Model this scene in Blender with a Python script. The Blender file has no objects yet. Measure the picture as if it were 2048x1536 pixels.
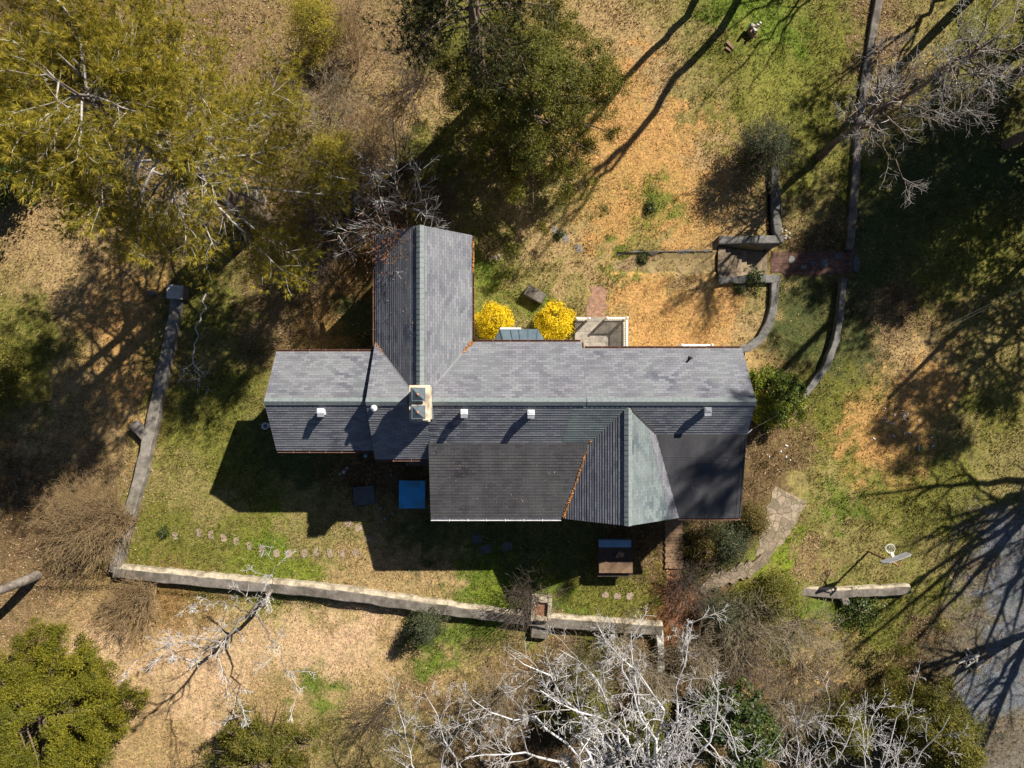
import bpy, math, random
import numpy as np
from mathutils import Vector

# ---------------------------------------------------------------- camera, sky, sun, exposure
scene = bpy.context.scene
COL = scene.collection
CAM_Z, FPX = 36.0, 1365.33          # height of the drone and focal length in photo pixels
cam_d = bpy.data.cameras.new('drone_camera')
cam_d.lens, cam_d.sensor_width, cam_d.clip_end = 24.0, 36.0, 3000
cam = bpy.data.objects.new('drone_camera', cam_d)
cam.location = (0, 0, CAM_Z)
COL.objects.link(cam)
scene.camera = cam

SUN_EL, SUN_AZ = math.radians(39.5), math.radians(45)
LDIR = np.array([math.cos(SUN_EL) * math.sin(SUN_AZ), math.cos(SUN_EL) * math.cos(SUN_AZ), math.sin(SUN_EL)])
world = bpy.data.worlds.new('World')
scene.world = world
world.use_nodes = True
wn = world.node_tree
sky = wn.nodes.new('ShaderNodeTexSky')
sky.sky_type = 'NISHITA'
sky.sun_disc = False
sky.sun_elevation, sky.sun_rotation = SUN_EL, SUN_AZ
sky.air_density, sky.dust_density, sky.ozone_density = 0.55, 0.3, 1.0
bg = wn.nodes['Background']
bg.inputs['Strength'].default_value = 0.05
wn.links.new(sky.outputs['Color'], bg.inputs['Color'])
sun_d = bpy.data.lights.new('sun', 'SUN')
sun_d.energy, sun_d.angle, sun_d.color = 5.0, math.radians(0.55), (1.0, 0.93, 0.82)
sun = bpy.data.objects.new('sun', sun_d)
sun.rotation_euler = Vector(-LDIR).to_track_quat('-Z', 'Y').to_euler()
sun.location = (40, 40, 50)
COL.objects.link(sun)
scene.view_settings.view_transform = 'Standard'
scene.view_settings.look = 'None'
scene.view_settings.exposure = 0.95
scene.view_settings.gamma = 1.0
scene.render.engine = 'CYCLES'
scene.cycles.max_bounces = 5
scene.cycles.diffuse_bounces = 2
scene.cycles.transparent_max_bounces = 4

# ---------------------------------------------------------------- helpers
OFF = {}
def W(px, py, z=0.0):
    s = FPX / (CAM_Z - z)
    return np.array([(px - 1024) / s, (768 - py) / s, z])

def smooth(t):
    t = np.clip(t, 0, 1)
    return t * t * (3 - 2 * t)

_pr = np.random.RandomState(5)
_tab = _pr.rand(256, 256)
def vnoise(x, y, sc):
    x, y = np.asarray(x) * sc, np.asarray(y) * sc
    xi, yi = np.floor(x).astype(int), np.floor(y).astype(int)
    fx, fy = smooth(x - xi), smooth(y - yi)
    g = lambda a, b: _tab[a & 255, b & 255]
    return (g(xi, yi) * (1 - fx) + g(xi + 1, yi) * fx) * (1 - fy) + (g(xi, yi + 1) * (1 - fx) + g(xi + 1, yi + 1) * fx) * fy
def fnoise(x, y, sc, octv=4):
    v, a, t = 0, 1.0, 0
    for k in range(octv):
        v = v + a * vnoise(np.asarray(x) + 13.7 * k, np.asarray(y) - 7.1 * k, sc * 2 ** k)
        t += a
        a *= 0.5
    return v / t

# terrain: the house stands on a terrace, the ground east of the retaining wall lies 1.4 m lower
_YE = np.array([-30, -4, 1.5, 1.9, 2.6, 3.35, 12, 15, 40])
_XE = np.array([11.0, 11.5, 12.3, 12.6, 13.45, 13.85, 13.8, 12.5, 9.0])
_WE = np.array([9.0, 7.0, 1.2, 0.3, 0.3, 0.3, 0.3, 4.0, 7.0])
STX0, STX1, STY0, STY1 = 10.75, 13.95, 5.45, 7.35
def G(x, y):
    x, y = np.asarray(x, float), np.asarray(y, float)
    xe, we = np.interp(y, _YE, _XE), np.interp(y, _YE, _WE)
    z = -1.4 * smooth((x - xe + 0.35) / we)
    inst = (x > STX0 + 0.1) & (y > STY0 + .1) & (y < STY1 - .1) & (x < STX1)
    z = np.where(inst, np.minimum(z, -0.35 - 1.15 * np.clip((x - STX0) / 2.6, 0, 1)), z)
    trench = smooth((x - 5.0) / .5) * smooth((10.9 - x) / .1) * smooth((y - 5.78) / .12) * smooth((6.98 - y) / .12)
    z = z - .14 * trench
    yw = np.interp(x, [-21, 7.8, 12], [-10.6, -13.0, -13.4])
    z = z - 0.2 * smooth((yw - y) / 0.35) * smooth((9.5 - x) / 2)
    far = np.hypot(x / 34, y / 27)
    amp = 0.10 * smooth((np.maximum(abs(x + 0.3) / 12, abs(y) / 7.5) - 0.9) / 0.5)
    z = z + amp * (fnoise(x + 60, y + 60, 0.16, 3) - 0.5) * 2
    z = z + smooth((far - 1) / 4) * (fnoise(x + 500, y + 500, 0.012, 2) - 0.5) * 8
    return z
def WG(px, py, dz=0.0):
    p = W(px, py, 0)
    for _ in range(4):
        p = W(px, py, float(G(p[0], p[1])) + dz)
    return p

def new_obj(name, me, mat=None, parent=None, smooth_shade=False):
    o = bpy.data.objects.new(name, me)
    COL.objects.link(o)
    for m in (mat if isinstance(mat, (list, tuple)) else [mat]):
        if m:
            me.materials.append(m)
    if parent is not None:
        o.parent = parent
    if smooth_shade:
        me.polygons.foreach_set('use_smooth', np.ones(len(me.polygons), bool))
    return o
def offset_of(parent):
    return OFF.get(parent.name, np.zeros(3)) if parent is not None else np.zeros(3)
def tag(o, label, cat, group=None, kind=None):
    if label: o['label'] = label
    if cat: o['category'] = cat
    if group: o['group'] = group
    if kind: o['kind'] = kind
    return o
def thing(name, label, cat, loc, group=None):
    o = bpy.data.objects.new(name, None)
    COL.objects.link(o)
    o.location = tuple(float(v) for v in loc)
    OFF[o.name] = np.array(loc, float)
    return tag(o, label, cat, group)
def solid(name, verts, faces, mat, parent=None, mats=None, uv=None, sm=False):
    """one mesh object from python lists; verts in world space"""
    v = np.array(verts, float) - offset_of(parent)
    me = bpy.data.meshes.new(name)
    me.from_pydata(v.tolist(), [], [list(map(int, f)) for f in faces])
    if uv is not None:
        l = me.uv_layers.new(name='UVMap')
        l.data.foreach_set('uv', np.array(uv, float).ravel())
    o = new_obj(name, me, mat, parent, sm)
    if parent is not None: OFF[o.name] = offset_of(parent)
    if mats is not None:
        me.polygons.foreach_set('material_index', np.array(mats, int))
    me.update()
    return o
def soup(name, V, k, mat, parent=None, tint=None, col=None, sm=False):
    """V (n*k,3): n separate k-gons"""
    V = np.asarray(V, float).reshape(-1, 3) - offset_of(parent)
    n = len(V) // k
    me = bpy.data.meshes.new(name)
    me.vertices.add(n * k); me.loops.add(n * k); me.polygons.add(n)
    me.vertices.foreach_set('co', V.astype(np.float32).ravel())
    me.loops.foreach_set('vertex_index', np.arange(n * k, dtype=np.int32))
    me.polygons.foreach_set('loop_start', np.arange(0, n * k, k, dtype=np.int32))
    if tint is not None:
        a = me.attributes.new('tint', 'FLOAT', 'POINT')
        a.data.foreach_set('value', np.repeat(tint, k).astype(np.float32))
    if col is not None:
        a = me.attributes.new('Col', 'FLOAT_COLOR', 'POINT')
        c = np.ones((n, 4), np.float32); c[:, :3] = col
        a.data.foreach_set('color', np.repeat(c, k, axis=0).ravel())
    me.update(calc_edges=True)
    o = new_obj(name, me, mat, parent, sm)
    if parent is not None: OFF[o.name] = offset_of(parent)
    return o

class MB:
    """collects boxes, prisms and tubes into one mesh"""
    def __init__(s): s.v, s.f, s.m = [], [], []
    def add(s, verts, faces, mi=0):
        b = len(s.v); s.v += [list(map(float, q)) for q in verts]
        for f in faces: s.f.append([b + i for i in f]); s.m.append(mi)
    def box(s, c, size, ang=0.0, mi=0, taper=1.0):
        hx, hy, hz = np.array(size) / 2.0; ca, sa = math.cos(ang), math.sin(ang); vs = []
        for z, t in ((-hz, 1.0), (hz, taper)):
            for x, y in ((-hx, -hy), (hx, -hy), (hx, hy), (-hx, hy)):
                x, y = x * t, y * t
                vs.append((c[0] + x * ca - y * sa, c[1] + x * sa + y * ca, c[2] + z))
        s.add(vs, [(3, 2, 1, 0), (4, 5, 6, 7), (0, 1, 5, 4), (1, 2, 6, 5), (2, 3, 7, 6), (3, 0, 4, 7)], mi)
        return s
    def bar(s, a, b, w, h=None, mi=0):
        a, b = np.array(a, float), np.array(b, float); d = b - a; L = np.linalg.norm(d); d /= L; h = h or w
        up = np.array([0, 0, 1.0]) if abs(d[2]) < .95 else np.array([1.0, 0, 0])
        x = np.cross(d, up); x /= np.linalg.norm(x); y = np.cross(x, d); vs = []
        for p in (a, b):
            for i, j in ((-1, -1), (1, -1), (1, 1), (-1, 1)): vs.append(p + x * i * w / 2 + y * j * h / 2)
        s.add(vs, [(0, 1, 2, 3), (7, 6, 5, 4), (0, 4, 5, 1), (1, 5, 6, 2), (2, 6, 7, 3), (3, 7, 4, 0)], mi)
        return s
    def tube(s, pts, rad, k=8, cap=True, mi=0):
        pts = np.array(pts, float); n = len(pts); rad = np.ones(n) * rad
        vs = []; ref = None
        for i in range(n):
            d = pts[min(i + 1, n - 1)] - pts[max(i - 1, 0)]; d = d / (np.linalg.norm(d) + 1e-9)
            if ref is None: ref = np.array([0, 0, 1.0]) if abs(d[2]) < .9 else np.array([1.0, 0, 0])
            x = np.cross(ref, d); x /= np.linalg.norm(x) + 1e-9; y = np.cross(d, x); ref = y
            ref = -np.cross(x, d) if False else ref
            for j in range(k):
                t = 2 * math.pi * j / k; vs.append(pts[i] + rad[i] * (x * math.cos(t) + y * math.sin(t)))
            ref = y
        fs = [(i * k + j, i * k + (j + 1) % k, (i + 1) * k + (j + 1) % k, (i + 1) * k + j) for i in range(n - 1) for j in range(k)]
        if cap: fs += [tuple(range(k))[::-1], tuple((n - 1) * k + j for j in range(k))]
        s.add(vs, fs, mi); return s
    def lathe(s, c, prof, k=16, mi=0):
        vs = []; n = len(prof)
        for r, z in prof:
            for j in range(k):
                t = 2 * math.pi * j / k; vs.append((c[0] + r * math.cos(t), c[1] + r * math.sin(t), c[2] + z))
        fs = [(i * k + j, i * k + (j + 1) % k, (i + 1) * k + (j + 1) % k, (i + 1) * k + j) for i in range(n - 1) for j in range(k)]
        fs += [tuple(range(k))[::-1], tuple((n - 1) * k + j for j in range(k))]
        s.add(vs, fs, mi); return s
    def prism(s, poly, z0, z1, mi=0):
        n = len(poly)
        z0 = z0 if hasattr(z0, '__len__') else [z0] * n; z1 = z1 if hasattr(z1, '__len__') else [z1] * n
        vs = [(p[0], p[1], z) for p, z in zip(poly, z0)] + [(p[0], p[1], z) for p, z in zip(poly, z1)]
        s.add(vs, [tuple(range(n))[::-1], tuple(range(n, 2 * n))] + [(i, (i + 1) % n, n + (i + 1) % n, n + i) for i in range(n)], mi)
        return s
    def build(s, name, mat, parent=None, sm=False):
        return solid(name, s.v, s.f, mat, parent, mats=s.m if isinstance(mat, (list, tuple)) else None, sm=sm)

# ---------------------------------------------------------------- materials
class Mat:
    def __init__(s, name, rough=0.85, spec=0.2, metal=0.0):
        s.m = bpy.data.materials.new(name); s.m.use_nodes = True
        s.n, s.l = s.m.node_tree.nodes, s.m.node_tree.links
        s.p = s.n['Principled BSDF']
        s.p.inputs['Roughness'].default_value = rough
        s.p.inputs['Specular IOR Level'].default_value = spec
        s.p.inputs['Metallic'].default_value = metal
        s.out = s.n['Material Output']
    def node(s, t, **kw):
        n = s.n.new(t)
        for k, v in kw.items(): setattr(n, k, v)
        return n
    def put(s, sock, v):
        if hasattr(v, 'is_linked') or hasattr(v, 'links'): s.l.new(v, sock)
        else: sock.default_value = (*v, 1.0) if isinstance(v, (tuple, list)) and len(v) == 3 and len(sock.default_value) == 4 else v
    def coord(s, kind='Object'):
        return s.node('ShaderNodeTexCoord').outputs[kind]
    def scale(s, vec, sc):
        m = s.node('ShaderNodeMapping'); s.l.new(vec, m.inputs['Vector']); m.inputs['Scale'].default_value = sc if hasattr(sc, '__len__') else (sc,) * 3
        return m.outputs[0]
    def noise(s, vec, sc, det=4, rough=.6, dist=0.0):
        n = s.node('ShaderNodeTexNoise'); s.l.new(vec, n.inputs['Vector'])
        n.inputs['Scale'].default_value = sc; n.inputs['Detail'].default_value = det; n.inputs['Roughness'].default_value = rough; n.inputs['Distortion'].default_value = dist
        return n.outputs[0]
    def ramp(s, fac, stops):
        r = s.node('ShaderNodeValToRGB'); s.l.new(fac, r.inputs[0]); e = r.color_ramp.elements
        while len(e) < len(stops): e.new(0.5)
        for el, (p, c) in zip(e, stops): el.position = p; el.color = (*c, 1) if hasattr(c, '__len__') else (c, c, c, 1)
        return r.outputs[0]
    def mix(s, fac, a, b, mode='MIX'):
        m = s.node('ShaderNodeMix', data_type='RGBA', blend_type=mode)
        s.put(m.inputs[0], fac); s.put(m.inputs[6], a); s.put(m.inputs[7], b)
        return m.outputs[2]
    def attr(s, name, what='Color'):
        a = s.node('ShaderNodeAttribute', attribute_name=name); return a.outputs[what]
    def bump(s, h, strength=.5, dist=.03):
        b = s.node('ShaderNodeBump'); b.inputs['Strength'].default_value = strength; b.inputs['Distance'].default_value = dist
        s.l.new(h, b.inputs['Height']); s.l.new(b.outputs[0], s.p.inputs['Normal'])
    def base(s, c): s.put(s.p.inputs['Base Color'], c); return s.m

def speckled(name, c1, c2, sc=6, rough=.85, bump=.4, bd=.02, spec=.2, metal=0.0, sc2=None, c3=None):
    m = Mat(name, rough, spec, metal); v = m.coord()
    c = m.ramp(m.noise(v, sc, 8, .68), [(.3, c1), (.7, c2)])
    if c3: c = m.mix(m.ramp(m.noise(v, sc2 or 1.2, 5, .6), [(.45, 0.0), (.62, 1.0)]), c, c3)
    m.bump(m.noise(v, sc * 2.5, 8, .7), bump, bd)
    return m.base(c)

def foliage(name, cols, transl=.25, rough=.6, spec=.25):
    m = Mat(name, rough, spec)
    c = m.ramp(m.attr('tint', 'Fac'), [(i / (len(cols) - 1), q) for i, q in enumerate(cols)])
    m.base(c)
    t = m.node('ShaderNodeBsdfTranslucent'); m.l.new(c, t.inputs['Color'])
    x = m.node('ShaderNodeMixShader'); x.inputs[0].default_value = transl
    m.l.new(m.p.outputs[0], x.inputs[1]); m.l.new(t.outputs[0], x.inputs[2]); m.l.new(x.outputs[0], m.out.inputs['Surface'])
    return m.m

def ground_mat():
    m = Mat('ground_soil_and_grass', .95, .05); v = m.coord()
    c = m.attr('Col')
    n0 = m.noise(v, 1.1, 6, .65)
    c = m.mix(m.ramp(n0, [(.42, 0.0), (.62, .30)]), c, m.mix(1.0, c, (.72, .92, .62), 'MULTIPLY'))
    n1 = m.noise(v, 3.3, 8, .72)
    c = m.mix(1.0, c, m.ramp(n1, [(.30, (.55, .55, .55)), (.5, (.95, .95, .95)), (.72, (1.3, 1.26, 1.2))]), 'MULTIPLY')
    n2 = m.noise(v, 9, 7, .8)
    c = m.mix(1.0, c, m.ramp(n2, [(.34, (.34, .33, .31)), (.49, (.92, .92, .92)), (.65, (1.42, 1.40, 1.34))]), 'MULTIPLY')
    h = m.mix(.5, n2, n1)
    m.bump(h, .9, .10)
    return m.base(c)

def shingle_mat(name, c1, c2, stain, dark, roww=.135):
    m = Mat(name, .9, .12); uv = m.coord('UV')
    b = m.node('ShaderNodeTexBrick'); m.l.new(uv, b.inputs['Vector'])
    b.offset, b.offset_frequency, b.squash = .5, 2, 1
    b.inputs['Scale'].default_value = 1; b.inputs['Mortar Size'].default_value = .006; b.inputs['Mortar Smooth'].default_value = .2
    b.inputs['Brick Width'].default_value = .31; b.inputs['Row Height'].default_value = roww
    m.put(b.inputs['Color1'], c1); m.put(b.inputs['Color2'], c2); m.put(b.inputs['Mortar'], dark); b.inputs['Bias'].default_value = -.1
    c = b.outputs['Color']
    b2 = m.node('ShaderNodeTexBrick'); m.l.new(uv, b2.inputs['Vector']); b2.offset, b2.offset_frequency, b2.squash = .5, 2, 1
    for k_, v_ in (('Scale', 1), ('Mortar Size', 0), ('Brick Width', .31), ('Row Height', roww), ('Bias', 0)): b2.inputs[k_].default_value = v_
    m.put(b2.inputs['Color1'], (0, 0, 0)); m.put(b2.inputs['Color2'], (1, 1, 1))
    odd = m.mix(1.0, m.ramp(b2.outputs['Color'], [(.45, 0.0), (.55, 1.0)]), m.ramp(m.noise(m.coord(), .55, 3, .5), [(.56, .06), (.66, .85)]), 'MULTIPLY')
    c = m.mix(odd, c, m.mix(1.0, c, (.60, .62, .70), 'MULTIPLY'))
    w = m.noise(m.scale(uv, (.9, .25, 1)), 1.0, 6, .65)
    c = m.mix(m.ramp(w, [(.46, 0.0), (.66, .5)]), c, stain)
    c = m.mix(1.0, c, m.ramp(m.noise(uv, 26, 5, .7), [(.3, (.72, .72, .72)), (.7, (1.22, 1.22, 1.22))]), 'MULTIPLY')
    c = m.mix(1.0, c, m.ramp(m.noise(uv, .55, 4, .6), [(.3, (.84, .82, .86)), (.7, (1.12, 1.14, 1.12))]), 'MULTIPLY')
    m.bump(m.noise(uv, 60, 4, .7), .35, .01)
    return m.base(c)

M = {}
M['ground'] = ground_mat()
M['shingle'] = shingle_mat('shingles_grey', (.196, .199, .218), (.125, .128, .147), (.16, .178, .18), (.045, .045, .05))
M['shingle_teal'] = shingle_mat('shingles_green_grey', (.165, .195, .195), (.12, .145, .148), (.20, .235, .228), (.06, .07, .07))
M['shingle_shed'] = shingle_mat('shingles_charcoal', (.064, .062, .066), (.046, .045, .049), (.085, .09, .09), (.02, .02, .022))
def rolled():
    m = Mat('rolled_roofing', .85, .15); v = m.coord()
    c = m.ramp(m.noise(m.scale(v, (1.2, .35, 1)), 1.0, 6, .65), [(.3, (.036, .036, .041)), (.7, (.068, .068, .074))])
    c = m.mix(1.0, c, m.ramp(m.noise(v, 30, 5, .7), [(.3, (.7, .7, .7)), (.7, (1.25, 1.25, 1.25))]), 'MULTIPLY')
    return m.base(c)
M['rolled'] = rolled()
M['ridge'] = speckled('ridge_cap_grey_green', (.125, .145, .15), (.205, .235, .235), 7, .9, .3)
M['valley'] = speckled('valley_flashing', (.11, .11, .125), (.19, .19, .205), 5, .6, .1)
M['copper'] = speckled('brown_gutter', (.13, .065, .045), (.28, .16, .115), 8, .5, .1, spec=.4)
M['gutter_white'] = speckled('white_gutter', (.55, .56, .58), (.8, .8, .82), 4, .45, .1, spec=.4)
M['wall'] = speckled('whitewashed_brick', (.50, .47, .42), (.68, .65, .59), 9, .9, .4)
M['stucco'] = speckled('chimney_stucco', (.50, .41, .29), (.74, .64, .48), 5, .9, .3, c3=(.30, .25, .19), sc2=2.2)
M['cap'] = speckled('chimney_hood', (.06, .08, .10), (.13, .16, .18), 6, .6, .2)
M['terracotta'] = speckled('terracotta', (.30, .14, .08), (.46, .24, .15), 9, .8, .2)
M['vent'] = speckled('galvanised_vent', (.55, .57, .62), (.86, .87, .90), 6, .45, .1, spec=.5, metal=.1)
M['ventdark'] = speckled('dark_vent', (.16, .17, .20), (.26, .27, .30), 6, .6, .1)
M['iron'] = speckled('dark_iron', (.03, .03, .03), (.07, .06, .055), 9, .6, .2)
M['window'] = speckled('window_glass', (.02, .03, .04), (.05, .07, .09), 2, .08, .0, spec=.6)
M['trim'] = speckled('cream_paint', (.70, .66, .56), (.84, .80, .70), 6, .6, .1)
M['bay'] = speckled('bay_roof_metal', (.055, .085, .11), (.10, .14, .17), 3, .45, .1, spec=.45)
M['concrete'] = speckled('weathered_concrete', (.10, .088, .075), (.215, .19, .165), 4.5, .95, .55, .03, c3=(.085, .075, .06), sc2=1.6)
M['concrete_pale'] = speckled('pale_weathered_concrete', (.14, .125, .105), (.29, .26, .225), 4.5, .95, .55, .03, c3=(.12, .105, .085), sc2=1.6)
M['concrete_cool'] = speckled('mossy_concrete', (.105, .10, .095), (.215, .205, .192), 4.5, .95, .55, .03, c3=(.075, .075, .062), sc2=1.6)
def tread():
    m = Mat('worn_step_stone', .95, .1); v = m.coord(); c = m.ramp(m.noise(v, 5, 8, .68), [(.3, (.14, .105, .07)), (.7, (.30, .24, .175))])
    o = m.node('ShaderNodeObjectInfo'); c = m.mix(1.0, c, m.ramp(o.outputs['Random'], [(0.0, (.6, .6, .6)), (1.0, (1.25, 1.22, 1.18))]), 'MULTIPLY'); m.bump(m.noise(v, 12, 8, .7), .5, .03); return m.base(c)
M['tread'] = tread()
M['cream_stone'] = speckled('pale_cream_stone', (.28, .235, .17), (.50, .435, .33), 6, .95, .6, .03, c3=(.20, .17, .12), sc2=2.0)
M['rock'] = speckled('pale_rock', (.30, .28, .25), (.55, .52, .48), 7, .9, .5)
M['blue'] = speckled('blue_sheet', (.035, .27, .58), (.07, .40, .78), 2.2, .7, .2, c3=(.06, .24, .40), sc2=1.4)
M['slate'] = speckled('dark_slab', (.06, .07, .075), (.12, .13, .135), 4, .9, .4)
M['steel_blue'] = speckled('blue_grey_metal', (.10, .20, .32), (.17, .30, .45), 4, .6, .1)
M['wood'] = speckled('brown_wood', (.14, .085, .05), (.30, .20, .125), 5, .85, .3)
M['wood_dark'] = speckled('dark_wood', (.035, .025, .02), (.075, .055, .045), 6, .85, .3)
M['soil'] = speckled('red_soil', (.15, .07, .04), (.29, .15, .085), 5, .95, .6)
M['gravel'] = speckled('gravel_grey', (.13, .135, .15), (.40, .40, .43), 14, .95, .8, .04, c3=(.21, .18, .14), sc2=.7)
M['white'] = speckled('white_plastic', (.6, .62, .66), (.85, .86, .88), 4, .5, .0)
M['board'] = speckled('grey_backboard', (.22, .22, .23), (.38, .38, .39), 4, .6, .0)
M['rubber'] = speckled('rim_orange', (.40, .22, .10), (.55, .33, .16), 6, .6, .0)
M['wire'] = speckled('cable', (.12, .12, .1), (.22, .2, .17), 3, .6, .0)
M['bark_grey'] = speckled('pale_grey_bark', (.26, .235, .205), (.56, .53, .49), 5, .9, .4, c3=(.16, .135, .11), sc2=1.1)
M['bark_white'] = speckled('whitish_bark', (.42, .415, .41), (.80, .80, .82), 4, .9, .3, c3=(.22, .20, .18), sc2=1.0)
M['bark_pale'] = speckled('pale_twig_bark', (.34, .325, .305), (.62, .60, .59), 3, .9, .2)
M['bark_mid'] = speckled('grey_brown_bark', (.12, .10, .085), (.30, .265, .23), 5, .95, .5, c3=(.09, .07, .055), sc2=1.4)
M['bark_brown'] = speckled('brown_bark', (.085, .06, .045), (.19, .145, .11), 5, .95, .6)
M['twig_brown'] = speckled('brown_twigs', (.15, .10, .05), (.34, .24, .13), 3, .9, .2)
M['twig_grey'] = speckled('grey_twigs', (.16, .13, .085), (.36, .30, .21), 3, .9, .2)
M['twig_dark'] = speckled('dark_twigs', (.06, .045, .035), (.14, .11, .085), 3, .9, .2)
M['needle'] = foliage('pine_needles', [(.075, .08, .014), (.22, .195, .021), (.38, .305, .032), (.53, .42, .062)], .35)
M['needle_dark'] = foliage('dark_pine_needles', [(.02, .025, .008), (.05, .055, .015), (.09, .085, .02)], .2)
M['cedar'] = foliage('cedar_foliage', [(.035, .045, .008), (.095, .10, .014), (.16, .15, .020), (.25, .20, .03)], .25)
M['juniper'] = foliage('juniper_foliage', [(.035, .045, .006), (.10, .105, .009), (.185, .17, .012), (.28, .235, .02)], .25)
M['olive'] = foliage('olive_foliage', [(.03, .036, .008), (.085, .088, .014), (.15, .135, .018), (.22, .18, .03)], .25)
M['yellow'] = foliage('golden_foliage', [(.20, .17, .006), (.48, .34, .004), (.68, .48, .006), (.85, .63, .012), (.95, .76, .04)], .25)
M['holly'] = foliage('holly_leaves', [(.02, .045, .008), (.055, .09, .012), (.15, .175, .016), (.50, .46, .03)], .15, .55, .25)
M['ivy'] = foliage('ivy_leaves', [(.012, .026, .006), (.03, .055, .012), (.07, .10, .018), (.17, .19, .035)], .2, .45, .4)
M['grey_green'] = foliage('grey_green_leaves', [(.03, .04, .02), (.065, .078, .036), (.11, .12, .055)], .2)
M['gold_brown'] = foliage('gold_brown_leaves', [(.05, .045, .012), (.12, .09, .022), (.20, .15, .035)], .25)
M['dead'] = foliage('dead_leaves', [(.07, .028, .012), (.15, .06, .025), (.25, .12, .05)], .2)
M['litter'] = foliage('fallen_leaves', [(.12, .065, .03), (.27, .165, .09), (.38, .26, .16), (.48, .35, .23)], .1, .8, .2)
M['needles_fallen'] = foliage('orange_pine_straw', [(.22, .085, .02), (.42, .18, .05), (.55, .28, .10)], .1)
def grassmat():
    m = Mat('grass_blades', .8, .15); c = m.attr('Col'); m.base(c)
    t = m.node('ShaderNodeBsdfTranslucent'); m.l.new(c, t.inputs['Color'])
    x = m.node('ShaderNodeMixShader'); x.inputs[0].default_value = .3
    m.l.new(m.p.outputs[0], x.inputs[1]); m.l.new(t.outputs[0], x.inputs[2]); m.l.new(x.outputs[0], m.out.inputs['Surface'])
    return m.m
M['grass'] = grassmat()
def brickmat(name, c1, c2, mort, bw=.22, rh=.075, grow=None):
    m = Mat(name, .9, .1); v = m.coord()
    b = m.node('ShaderNodeTexBrick'); m.l.new(v, b.inputs['Vector']); b.inputs['Scale'].default_value = 1
    b.inputs['Brick Width'].default_value = bw; b.inputs['Row Height'].default_value = rh; b.inputs['Mortar Size'].default_value = .008
    m.put(b.inputs['Color1'], c1); m.put(b.inputs['Color2'], c2); m.put(b.inputs['Mortar'], mort)
    c = m.mix(1.0, b.outputs['Color'], m.ramp(m.noise(v, 5, 6, .7), [(.3, (.55, .55, .55)), (.7, (1.3, 1.3, 1.3))]), 'MULTIPLY')
    if grow: c = m.mix(m.ramp(m.noise(v, 2.2, 6, .7), [(.36, 0.0), (.5, 1.0)]), c, grow)
    m.bump(b.outputs['Fac'], -.5, .01)
    return m.base(c)
M['brick_path'] = brickmat('worn_red_brick', (.30, .165, .105), (.20, .125, .085), (.13, .105, .07), .24, .12, grow=(.24, .185, .085))
M['brick_path2'] = brickmat('mossy_red_brick', (.17, .088, .066), (.10, .062, .05), (.055, .047, .038), .30, .15, grow=None)
M['brick_path3'] = brickmat('soft_red_brick', (.36, .19, .125), (.24, .15, .10), (.17, .13, .09), .22, .11)
M['pavers'] = brickmat('stone_pavers', (.33, .29, .24), (.22, .20, .175), (.10, .09, .075), .82, .55)
def flagmat():
    m = Mat('flagstones', .9, .15); v0 = m.coord(); nz = m.node('ShaderNodeTexNoise'); m.l.new(v0, nz.inputs['Vector']); nz.inputs['Scale'].default_value = 1.7; v = m.mix(.18, v0, nz.outputs['Color'], 'ADD')
    vo = m.node('ShaderNodeTexVoronoi', feature='DISTANCE_TO_EDGE'); m.l.new(v, vo.inputs['Vector']); vo.inputs['Scale'].default_value = 2.3
    vc = m.node('ShaderNodeTexVoronoi'); m.l.new(v, vc.inputs['Vector']); vc.inputs['Scale'].default_value = 2.3
    c = m.ramp(vc.outputs['Color'], [(.1, (.16, .125, .09)), (.5, (.23, .18, .13)), (.9, (.31, .245, .18))])
    c = m.mix(1.0, c, m.ramp(m.noise(v, 6, 7, .7), [(.3, (.6, .6, .6)), (.7, (1.25, 1.25, 1.25))]), 'MULTIPLY')
    e = m.ramp(vo.outputs['Distance'], [(.012, 0.0), (.05, 1.0)])
    c = m.mix(e, (.11, .085, .055), c); c = m.mix(m.ramp(m.noise(v0, 2.6, 6, .7), [(.5, 0.0), (.62, .8)]), c, (.13, .115, .06)); m.bump(e, .6, .02)
    return m.base(c)
M['flag'] = flagmat()
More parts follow.
